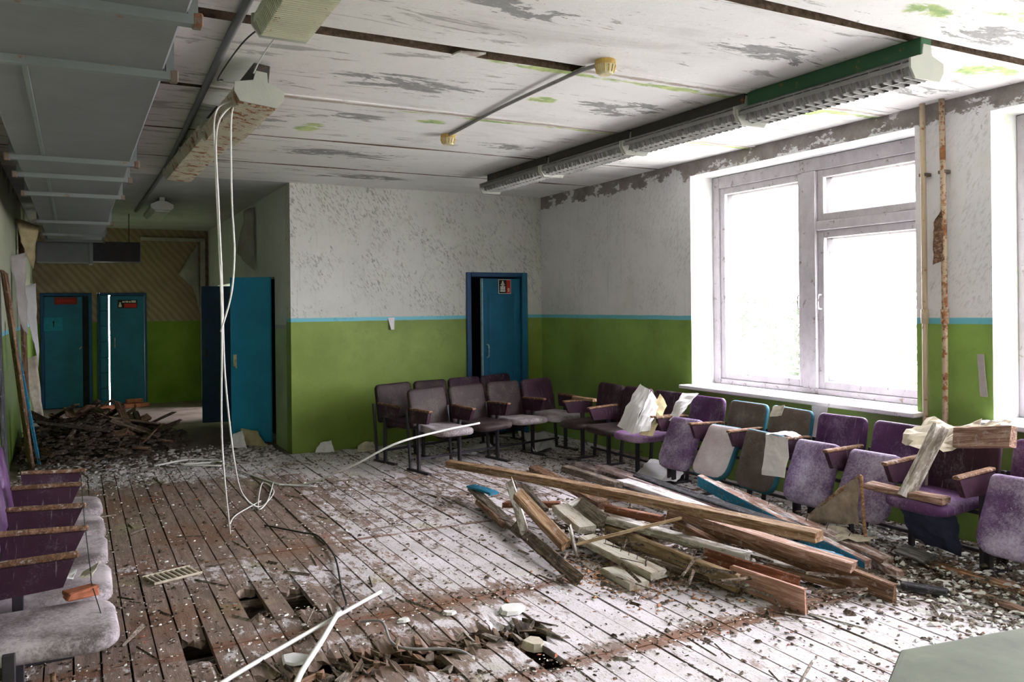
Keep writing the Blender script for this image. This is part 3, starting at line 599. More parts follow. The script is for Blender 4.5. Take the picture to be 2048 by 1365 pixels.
sg = MB().cbox(-.07, .23, -.03, -.021, 1.64, 1.78, .002).build('door_sign', MT['sign_black'], d); mb = MB()
mb.box(.03, .22, -.032, -.03, 1.65, 1.72).build('sign_field', MT['sign_red'], sg); mb = MB()
for a, b, c_, e in ((-.055, -.01, 1.66, 1.70), (-.045, -.02, 1.70, 1.74), (.0, .04, 1.735, 1.76), (.05, .09, 1.735, 1.765), (.10, .13, 1.735, 1.76), (.14, .21, 1.735, 1.77)): mb.box(a, b, -.033, -.031, c_, e)
mb.build('sign_lettering', MT['sign_white'], sg)

# ---- corridor trim and outdoors
tag(MB().cbox(1.96, 2.04, 15.3, 15.4, 0, 2.86, .005).cbox(1.0, 1.96, 15.34, 15.4, 2.80, 2.86, .005).build('trim_1', MT['torn_wallpaper']), 'pale moulding framing the wallpapered corridor end', 'trim', kind='structure')
tag(MB().box(5.76, 60, -40, 60, -.9, -.8).build('ground_outside', MT['outdoor_ground']), 'pale overgrown ground outside the windows', 'ground', kind='structure')

# ================================================================ THINGS
# ---- air duct under the ceiling on the left
du = empty('air_duct', (0, 3, 2.55)); tag(du, 'grey sheet-metal air duct with rusty flanges running along the ceiling', 'duct')
fy = [1.0, 2.79, 3.5, 5.72, 6.44, 7.45, 9.74, 11.37, 12.3]
for k in range(len(fy)-1):
    a, b = fy[k]+.004, fy[k+1]-.004; mb = MB(); e = rng.uniform(-.006, .006)
    mb.cbox(-.31+e, .32+e, a-3, b-3, 0, .40, .008); o = mb.build('duct_section', MT['galvanised'], du)
    if b-a > 1.0: MB().cbox(-.17, -.15, a-2.9, b-3.1, -.008, .001, .002).build('seam', MT['flange_metal'], o)
for y in fy[1:]:
    o = MB().box(-.34, .35, -.022, .022, -.03, 0).box(-.34, -.31, -.022, .022, 0, .40).box(.325, .355, -.022, .022, 0, .40).build('flange', MT['flange_metal'], du, loc=(0, y-3, 0))
    for x in (-.35, .355): MB().cbox(x-.016, x+.016, -.024, .024, -.036, .008, .005).build('corner_bracket', MT['bracket_rust'], o)
    MB().tube([(.30, .03, .40), (.30, .03, .45)], .006, 6).build('hanger', MT['bracket_rust'], o)
db = empty('duct_branch', (.2, 13.0, 2.28)); tag(db, 'dark crosswise duct box at the far end of the air duct', 'duct')
MB().cbox(-.66, .0, -.15, .25, .0, .28, .01).build('duct_box', MT['galvanised'], db); MB().cbox(.005, .64, -.1, .25, .02, .30, .01).build('duct_box', MT['dark_steel'], db); MB().cbox(-.02, .03, -.17, .27, -.02, .31, .004).build('flange', MT['flange_metal'], db)
for x in (-.5, .5): MB().tube([(x, .05, .25), (x, .05, .722)], .008, 6).build('hanger', MT['bracket_rust'], db)

# ---- luminaires with louvre grilles
def luminaire(loc, L, label, style, rz=0, tiltx=0, tilty=0, drop=0, nb=19, covered=False):
    o = empty('ceiling_luminaire', loc, rz); o.rotation_euler = (tiltx, tilty, rz); tag(o, label, 'lamp', 'louvred ceiling luminaires')
    body, blade_m, cap_m, hous = style
    MB().cbox(-.045, .045, .0, L, -.07-drop, 0, .004).build('housing', hous, o)
    z1 = -.07-drop
    mb = MB(); mb.prism([(-.115, z1-.03), (-.05, z1), (.05, z1), (.115, z1-.03), (.115, z1-.036), (.05, z1-.007), (-.05, z1-.007), (-.115, z1-.036)], .01, L-.01, 'y'); mb.build('reflector', body, o)
    bl = MB().prism([(-.125, z1-.045), (-.10, z1-.03), (.10, z1-.03), (.125, z1-.045), (.125, z1-.075), (.09, z1-.118), (-.09, z1-.118), (-.125, z1-.075)], -.004, .004, 'y').mesh('louvre_blade', blade_m)
    for k in range(nb):
        b = place('louvre_blade', bl, o, (0, .03+(L-.06)*k/(nb-1), 0), (0, 0, 0)); b.rotation_euler = (R(10)+rng.uniform(-.05, .05), rng.uniform(-.03, .03), rng.uniform(-.03, .03))
    for x, zz in ((-.125, -.06), (.125, -.06), (-.012, -.10)): MB().box(x-.003, x+.003, .01, L-.01, z1+zz-.012, z1+zz+.012).build('grille_rail', body, o)
    MB().box(-.085, .085, .02, L-.02, z1-.045, z1-.037).build('shade_sheet', MT['lamp_dark'], o)  # dark sheet added so the gaps between blades read as shaded
    for s_ in (-1, 1):
        q = MB(); st = (L-.06)/(nb-1)
        for k in range(nb-1):
            y0 = .03+st*k+.004; y1 = y0+st*.94; xt, xb = s_*.118, s_*.094; n_ = -s_*.003
            q.add([(xt, y0, z1-.060), (xb, y0, z1-.112), (xb, y1, z1-.104), (xt+n_, y0, z1-.060), (xb+n_, y0, z1-.112), (xb+n_, y1, z1-.104)], [(0,1,2), (5,4,3), (0,3,4,1), (1,4,5,2), (2,5,3,0)])
        q.build('louvre_side', blade_m, o)
    if covered:
        q = MB().box(-.098, .098, .02, L-.02, z1-.124, z1-.120); nr = int(L/.024)
        for k in range(nr): y0 = .03+(L-.06)*k/nr; q.box(-.10, .10, y0, y0+.011, z1-.134, z1-.124)
        for s_ in (-1, 1):
            for k in range(nr):
                y0 = .03+(L-.06)*k/nr; xt, xb = s_*.132, s_*.098
                q.add([(xt, y0, z1-.05), (xb, y0, z1-.13), (xb, y0+.012, z1-.13), (xt, y0+.012, z1-.05), (xt-s_*.02, y0, z1-.05), (xb-s_*.02, y0, z1-.13), (xb-s_*.02, y0+.012, z1-.13), (xt-s_*.02, y0+.012, z1-.05)], [(0,1,2,3), (7,6,5,4), (0,4,5,1), (1,5,6,2), (2,6,7,3), (3,7,4,0)])
        q.build('ribbed_diffuser', body, o)
    cap = [(-.03, z1+.055), (.03, z1+.055), (.04, z1), (.135, z1-.03), (.135, z1-.08), (.10, z1-.13), (-.10, z1-.13), (-.135, z1-.08), (-.135, z1-.03), (-.04, z1)]
    for y in (-.006, L-.006): MB().prism(cap, y, y+.012, 'y').build('end_cap', cap_m, o)
    return o
GR = (MT['lamp_grey'], MT['lamp_grey'], MT['lamp_cap'], MT['lamp_housing']); GD = (MT['lamp_grey'], MT['lamp_grey'], MT['lamp_cap'], MT['lamp_dark'])
YL = (MT['lamp_yellowed'], MT['lamp_yellowed'], MT['lamp_cap'], MT['lamp_dark']); RU = (MT['lamp_rusted'], MT['lamp_rusted'], MT['lamp_cap'], MT['lamp_dark'])
luminaire((3.95, 2.76, 2.995), 1.24, 'louvred luminaire with a green housing nearest the viewer in the window-side line', GR, R(.5), drop=.02)
luminaire((3.93, 4.02, 2.995), 1.22, 'second louvred luminaire of the window-side line, behind the green-housed one', GD, R(.6))
luminaire((3.91, 5.26, 2.995), 1.22, 'third louvred luminaire of the window-side line, under the dark ceiling joint', GD, R(.4))
luminaire((3.89, 6.50, 2.995), 1.22, 'farthest louvred luminaire of the window-side line, over the back corner', GD, R(.3))
luminaire((.80, 2.42, 2.995), 1.24, 'yellowed louvred luminaire cut off by the top edge of the picture', YL, R(-1), covered=True, nb=24)
luminaire((.93, 4.66, 2.97), 1.14, 'rust-streaked luminaire with a pale end cap from which the cables hang', RU, R(1.5), R(-1), R(6), .03, 24, True)
luminaire((.90, 5.83, 2.985), 1.12, 'middle rusted luminaire of the left line, behind the one with hanging cables', RU, R(1), R(.5), R(5), .01, 24, True)
luminaire((.88, 6.98, 2.99), 1.14, 'farthest rusted luminaire of the left line, ending above the corridor mouth', RU, R(.8), R(.3), R(4), .0, 24, True)
o = empty('corridor_lamp', (.96, 10.9, 2.995)); tag(o, 'small pale boxy ceiling lamp in the dark corridor', 'lamp')
MB().cbox(-.03, .03, 0, .06, -.05, 0, .004).build('bracket', MT['lamp_cap'], o); MB().prism([(-.13, -.09), (-.05, -.05), (.05, -.05), (.13, -.09), (.13, -.13), (.09, -.16), (-.09, -.16), (-.13, -.13)], 0, 1.2, 'y').build('housing', MT['lamp_cap'], o); MB().cbox(-.085, .085, .02, 1.18, -.175, -.162, .003).build('diffuser', MT['plaster_white'], o)

# ---- detectors and conduits
for loc, lab in (((2.665, 3.84, 3.0), 'yellowed round smoke detector nearer the viewer, at the cable end'), ((2.67, 6.07, 3.0), 'yellowed round smoke detector farther back, at the other cable end')):
    o = empty('smoke_detector', loc); tag(o, lab, 'detector', 'ceiling smoke detectors')
    def lathe(prof, seg=20):
        mb = MB()
        for r_, z_ in prof:
            for k in range(seg): t = 2*math.pi*k/seg; mb.v.append((r_*math.cos(t), r_*math.sin(t), z_))
        for i in range(len(prof)-1):
            for k in range(seg): l = (k+1) % seg; mb.f.append((i*seg+k, i*seg+l, (i+1)*seg+l, (i+1)*seg+k)); mb.m.append(0)
        mb.f.append(tuple(range((len(prof)-1)*seg, len(prof)*seg))); mb.m.append(0); return mb
    lathe([(.058, 0), (.060, -.012), (.060, -.03)]).build('base_ring', MT['detector_yellow'], o)
    lathe([(.058, -.030), (.056, -.036), (.050, -.06), (.040, -.082), (.030, -.084)]).build('housing', MT['cream_plastic'], o)
    mb = MB()
    for k in range(14): t = 2*math.pi*k/14; c_, s_ = math.cos(t), math.sin(t); mb.tube([(.060*c_, .060*s_, -.034), (.047*c_, .047*s_, -.072)], .004, 4)
    mb.build('vent_rib', MT['detector_yellow'], o)
tag(MB().tube(curve_pts([(2.65, 3.90, 2.985), (2.60, 4.1, 2.975), (2.61, 5.0, 2.985), (2.64, 5.6, 2.988), (2.66, 6.02, 2.988)], 6), .012, 6).build('ceiling_cable', MT['grey_cable'], smooth=True), 'grey cable clipped to the ceiling between the two smoke detectors', 'cable')
tag(MB().tube(curve_pts([(.66, 2.0, 2.975), (.69, 3.8, 2.98), (.70, 4.6, 2.975), (.76, 7.0, 2.98), (.79, 9.1, 2.985), (.76, 12.5, 2.985)], 6), .022, 8).build('conduit', MT['galvanised'], smooth=True), 'grey conduit pipe along the ceiling beside the air duct', 'conduit')

# ---- heating pipes by the window
for y, mt, lab, lean in ((3.70, 'pipe_paint', 'left cream-painted heating pipe beside the window', -.01), (3.555, 'pipe_rust', 'right rustier heating pipe beside the window with a peeled brown scrap', -.02)):
    o = empty('heating_pipe', (5.245, y, 0)); tag(o, lab, 'pipe', 'heating pipes beside the window')
    MB().tube([(0, 0, 0), (0, 0, .3), (0, lean*.4, 1.5), (0, lean*.3, 2.4), (0, 0, 3.0)], .019, 10).build('pipe', MT[mt], o, True)
    MB().tube([(0, lean*.4, 1.46), (0, lean*.4, 1.56)], .026, 10).build('coupling', MT[mt], o, True)
    for z in (.6, 2.5): MB().cbox(-.01, .055, -.028, .028, z-.012, z+.012, .004).build('clip', MT['bracket_rust'], o)
tag(MB().patch((5.20, 3.60, 1.86), (5.235, 3.54, 1.9), (5.225, 3.545, 2.24), (5.21, 3.60, 2.16), 4, 8, .02, 9, 3, .004).build('peeled_scrap', MT['brown'], smooth=True), 'brown peeled scrap clinging to the rusty pipe halfway up', 'scrap')
tag(MB().patch((5.287, 3.33, .98), (5.287, 3.28, .98), (5.285, 3.30, 1.26), (5.285, 3.345, 1.26), 3, 8, .006, 9, 4, .002).build('torn_notice', MT['torn_wallpaper']), 'narrow torn paper strip stuck on the green wall beside the right window', 'paper')
tag(MB().patch((3.22, 9.108, 1.49), (3.30, 9.105, 1.49), (3.29, 9.09, 1.35), (3.25, 9.085, 1.35), 3, 5, .004, 9, 4, .002).build('hanging_paint_flake', MT['paper_white']), 'small white curl hanging from the blue line on the back wall', 'paper')

# ---- hanging cables
def cable(name, pts, r, mat, label, n=8, seg=6, cat='cable'): return tag(MB().tube(curve_pts(pts, n), r, seg).build(name, MT[mat], smooth=True), label, cat)
cable('hanging_cable', [(.80, 4.85, 2.80), (.70, 4.80, 2.70), (.705, 4.84, 2.4), (.75, 4.98, 1.6), (.80, 5.35, .8), (.96, 6.1, .03), (1.0, 6.35, .012), (1.09, 6.62, .012), (1.35, 7.0, .012)], .0055, 'white_cable', 'white cable hanging straight from the rusty luminaire down to the floor')
cable('hanging_cable', [(.84, 4.85, 2.80), (.79, 4.82, 2.70), (.80, 4.9, 2.25), (.815, 4.92, 1.95), (.80, 4.95, 1.7), (.74, 4.95, 1.48)], .0055, 'white_cable', 'short white cable hanging from the luminaire and kinking back to a free end')
cable('hanging_cable', [(.82, 4.86, 2.80), (.71, 4.81, 2.62), (.72, 4.85, 2.2), (.75, 4.95, 1.75), (.80, 5.2, 1.2), (.95, 5.8, .55), (1.16, 6.7, .14), (1.30, 6.78, .015), (1.52, 7.3, .012), (1.5, 7.7, .012), (1.28, 6.75, .014), (1.38, 6.9, .02), (1.6, 7.7, .012)], .0055, 'white_cable', 'white cable bowing down from the luminaire to a tangled heap on the floor')
cable('hanging_wire', [(.80, 2.46, 2.84), (.86, 3.2, 2.82), (.88, 3.9, 2.93), (.89, 4.5, 2.95), (.87, 4.85, 2.84)], .004, 'white_cable', 'thin white wire strung under the ceiling between the two left luminaires')
cable('hanging_wire', [(.80, 3.68, 2.90), (.72, 4.0, 2.88), (.66, 4.4, 2.80), (.72, 4.68, 2.86)], .004, 'dark_cable', 'thin dark wire looping to the end of the rusty luminaire')
cable('floor_cable', [(1.20, 9.3, .012), (1.32, 8.8, .02), (1.28, 9.0, .03), (1.45, 8.3, .012), (1.62, 7.6, .012), (1.9, 7.3, .012)], .007, 'white_cable', 'white cable lying across the floor from the corridor mouth')
cable('floor_cable', [(.70, 9.1, .015), (1.05, 9.25, .02), (1.35, 9.0, .015), (.95, 9.0, .02), (1.3, 8.75, .015)], .010, 'white_cable', 'flattened coil of white cable at the corridor mouth')
cable('bent_rod', [(1.62, 7.55, .012), (1.83, 7.42, .02), (2.12, 7.0, .22), (2.45, 6.78, .42), (2.9, 6.82, .49), (3.35, 6.95, .512)], .010, 'white_cable', 'long pale flexible rod arching from the floor onto the seat row', 10)
cable('cable_trunking', [(.40, 3.5, .02), (.58, 3.70, .02), (1.13, 4.12, .022), (1.50, 4.41, .015)], .011, 'white_cable', 'thin white trunking strip crossing the floor at the bottom left')
cable('cable_trunking', [(.74, 3.3, .03), (.84, 3.55, .03), (1.02, 3.86, .035), (1.19, 4.16, .045)], .015, 'white_cable', 'thicker white trunking strip crossing over the thin one near the viewer')
cable('floor_cable', [(1.22, 6.2, .012), (1.42, 5.85, .012), (1.49, 5.72, .012), (1.46, 5.2, .012), (1.33, 4.6, .012), (1.27, 4.3, .025), (1.2, 4.12, .07)], .006, 'dark_cable', 'dark cable lying on the boards towards the white trunking')
cable('floor_cable', [(1.27, 4.05, .012), (1.33, 3.9, .05), (1.32, 3.74, .012), (1.36, 3.62, .012), (1.55, 3.50, .012), (1.62, 3.42, -.02)], .007, 'grey_cable', 'grey curled cable dipping into the rotten floor strip')

# ---- gangs of tip-up seats
def back_mesh(w, h, mat, edge): return MB().slab(rrect(-w/2, w/2, 0, h, .05, 5, .03), .045, .012, 'y', 0, 1 if edge else None, .006).mesh('backrest', [MT[mat], MT[edge]] if edge else [MT[mat]], True)
def seat_mesh(w, dpt, mat, edge):
    pts = rrect(-w/2, w/2, -dpt/2, dpt/2, .04, 4, .11); pts = [(x*(1-.10*(y/dpt+.5)), y) for x, y in pts]
    return MB().slab(pts, .06, .016, 'z', 0, 1 if edge else None, .006).mesh('seat', [MT[mat], MT[edge]] if edge else [MT[mat]], True)
_mc = {}
def cached(fn, *a):
    k = (fn.__name__,)+a
    if k not in _mc: _mc[k] = fn(*a)
    return _mc[k]
def leg_m(h): return MB().cbox(-.013, .013, -.02, .02, .018, h, .003).mesh('leg', MT['dark_steel'])
def foot_m(): return MB().cbox(-.022, .022, -.19, .19, 0, .018, .004).mesh('foot', MT['dark_steel'])
def arm_m(mat): return MB().prism([(-.21, .595), (.13, .595), (.11, .47), (-.165, .485)], -.017, .017, 'x').mesh('armrest', MT[mat])
def cap_m(): return MB().cbox(-.022, .022, -.225, .135, .597, .618, .006).mesh('armrest_cap', MT['armwood'])
def seat_row(label, loc, rz, pitch, spec, arms, group=None, name='seat_row', leg_mat='vinyl_plum', H=.40, depth=.46):
    """spec: per seat (back material, back edge, seat material, seat edge, seat angle, back lean)"""
    o = empty(name, loc, rz); tag(o, label, 'seat row', group); n = len(spec); w = pitch-.035
    for i in range(n+1):
        x = i*pitch; l = place('leg', cached(leg_m, .60 if arms[i] else .44), o, (x, 0, 0)); place('foot', cached(foot_m), l)
        place('back_strut', cached(leg_m, .60), o, (x, .145, .0), (R(-6), 0, 0)).scale = (.9, .7, 1)
        if arms[i]:
            a = place('armrest', cached(arm_m, leg_mat), o, (x, 0, rng.uniform(-.01, .01)), (rng.uniform(-.04, .06), 0, rng.uniform(-.04, .04))); place('armrest_cap', cached(cap_m), a)
    for z, y in ((.11, .10), (.36, .02)): MB().cbox(.013, n*pitch-.013, y-.011, y+.011, z-.011, z+.011, .003).build('stretcher', MT['dark_steel'], o)
    for i, (bm, be, sm, se, ang, lean) in enumerate(spec):
        x = (i+.5)*pitch
        if bm: place('backrest', cached(back_mesh, round(w, 3), H, bm, be), o, (x+rng.uniform(-.004, .004), .145, .40), (R(-lean), rng.uniform(-.02, .02), rng.uniform(-.03, .03)))
        if sm:
            s = place('seat', cached(seat_mesh, round(w-.01, 3), depth, sm, se), o, (x, -.115, .405), (R(ang), rng.uniform(-.025, .025), rng.uniform(-.03, .03)))
            MB().cbox(-w*.42, w*.42, .19, .215, -.045, -.032, .003).build('hinge_bar', MT['dark_steel'], s)
    return o
BR = 'vinyl_brown'; PL = 'vinyl_plum'; PU = 'vinyl_purple'; DU = 'vinyl_dusty'; MV = 'vinyl_mauve'; PC = 'plaster_covered'; BD = 'board_dusty'; PW = 'vinyl_pinkwhite'
seat_row('brown four-seat row with plaster-strewn seats folded down, in front of the blue door', (2.94, 7.47, 0), R(11.5), .49,
         [(BR, None, PC, None, 3, 11), (BR, None, BR, None, 1, 12), (BR, None, PC, None, -2, 12), (PL, None, PC, None, 2, 11)], [1]*5)
seat_row('dark brown seat row hidden behind the front row against the back wall', (2.82, 8.10, 0), R(15), .49,
         [(BR, None, PL, None, 0, 9), (BR, None, PL, None, 72, 9), (PL, None, PL, None, 70, 9), (PL, None, PL, None, 74, 9)], [1]*5)
RW = R(-90)
seat_row('corner three-seat row with a white sheet thrown over its middle seat', (4.70, 7.26, 0), RW+R(1), .465,
         [(PL, None, BR, None, 2, 10), (PL, None, BR, None, 0, 10), (PL, None, MV, None, 0, 10)], [1, 1, 0, 1], 'seat rows under the window')
seat_row('three-seat row under the window with blue-green edged boards and seats hanging down', (4.72, 5.80, 0), RW, .468,
         [(PU, None, DU, None, 66, 10), (BD, 'teal_edge', PW, 'teal_edge', 60, 14), (BD, 'teal_edge', BD, 'teal_edge', 74, 12)], [1, 1, 1, 1], 'seat rows under the window')
seat_row('dusty purple three-seat row below the window sill corner, loaded with loose planks', (4.71, 4.36, 0), RW-R(1), .472,
         [(PU, None, DU, None, 68, 11), (PU, None, DU, None, 66, 13), (PL, None, PU, None, 2, 10)], [0, 1, 1, 1], 'seat rows under the window')
seat_row('dusty purple seat row cut off by the right edge of the picture', (4.71, 2.92, 0), RW, .50,
         [(PU, None, DU, None, 68, 11), (PU, None, DU, None, 66, 11)], [0, 1, 1], 'seat rows under the window')
seat_row('purple five-seat row along the left wall with plaster dust on its seats', (-.21, 3.28, 0), R(90), .525,
         [(PU, None, PC, None, 1, 8), (PU, None, PC, None, 0, 8), (PU, None, PC, None, -1, 9), (PU, None, PC, None, 1, 9), (PU, None, PC, None, 0, 9)], [0, 1, 1, 1, 1, 1])

# ---- planks and beams
def plank(name, p, q, w, t, roll, mats, label, group=None, sub=5, jag=.012, sd=0):
    p, q = Vector(p), Vector(q); L = (q-p).length; r_ = random.Random(sd); mb = MB(); c = min(.006, t*.2, w*.2)
    prof = [(-w/2+c, t/2), (w/2-c, t/2), (w/2, t/2-c), (w/2, -t/2+c), (w/2-c, -t/2), (-w/2+c, -t/2), (-w/2, -t/2+c), (-w/2, t/2-c)]
    bow = r_.uniform(-.008, .008)*L; n = len(prof)
    for j in range(sub+1):
        u = j/sub
        for k, (a, b) in enumerate(prof):
            x = -L/2+L*u
            if j == 0: x += r_.uniform(-jag, jag)
            if j == sub: x += r_.uniform(-jag, jag)
            mb.v.append((x, a+r_.uniform(-.0015, .0015), b+bow*4*u*(1-u)+r_.uniform(-.001, .001)))
    for j in range(sub):
        for k in range(n):
            l = (k+1) % n; mb.f.append((j*n+k, (j+1)*n+k, (j+1)*n+l, j*n+l)); mb.m.append(1 if (len(mats) > 1 and k in (1, 2, 3, 5, 6, 7)) else 0)
    mb.f.append(tuple(range(n))); mb.m.append(0); mb.f.append(tuple(range(sub*n, sub*n+n))[::-1]); mb.m.append(0)
    o = mb.build(name, mats)
    d = (q-p).normalized(); yv = Vector((0,0,1)).cross(d); yv = yv.normalized() if yv.length > .05 else Vector((0,1,0)); zv = d.cross(yv)
    Mx = Matrix((d, yv, zv)).transposed().to_4x4() @ Matrix.Rotation(R(roll), 4, 'X'); Mx.translation = (p+q)/2
    o.matrix_world = Mx; return tag(o, label, 'plank' if 'stick' not in name and 'strip' not in name else name.split('_')[-1], group)
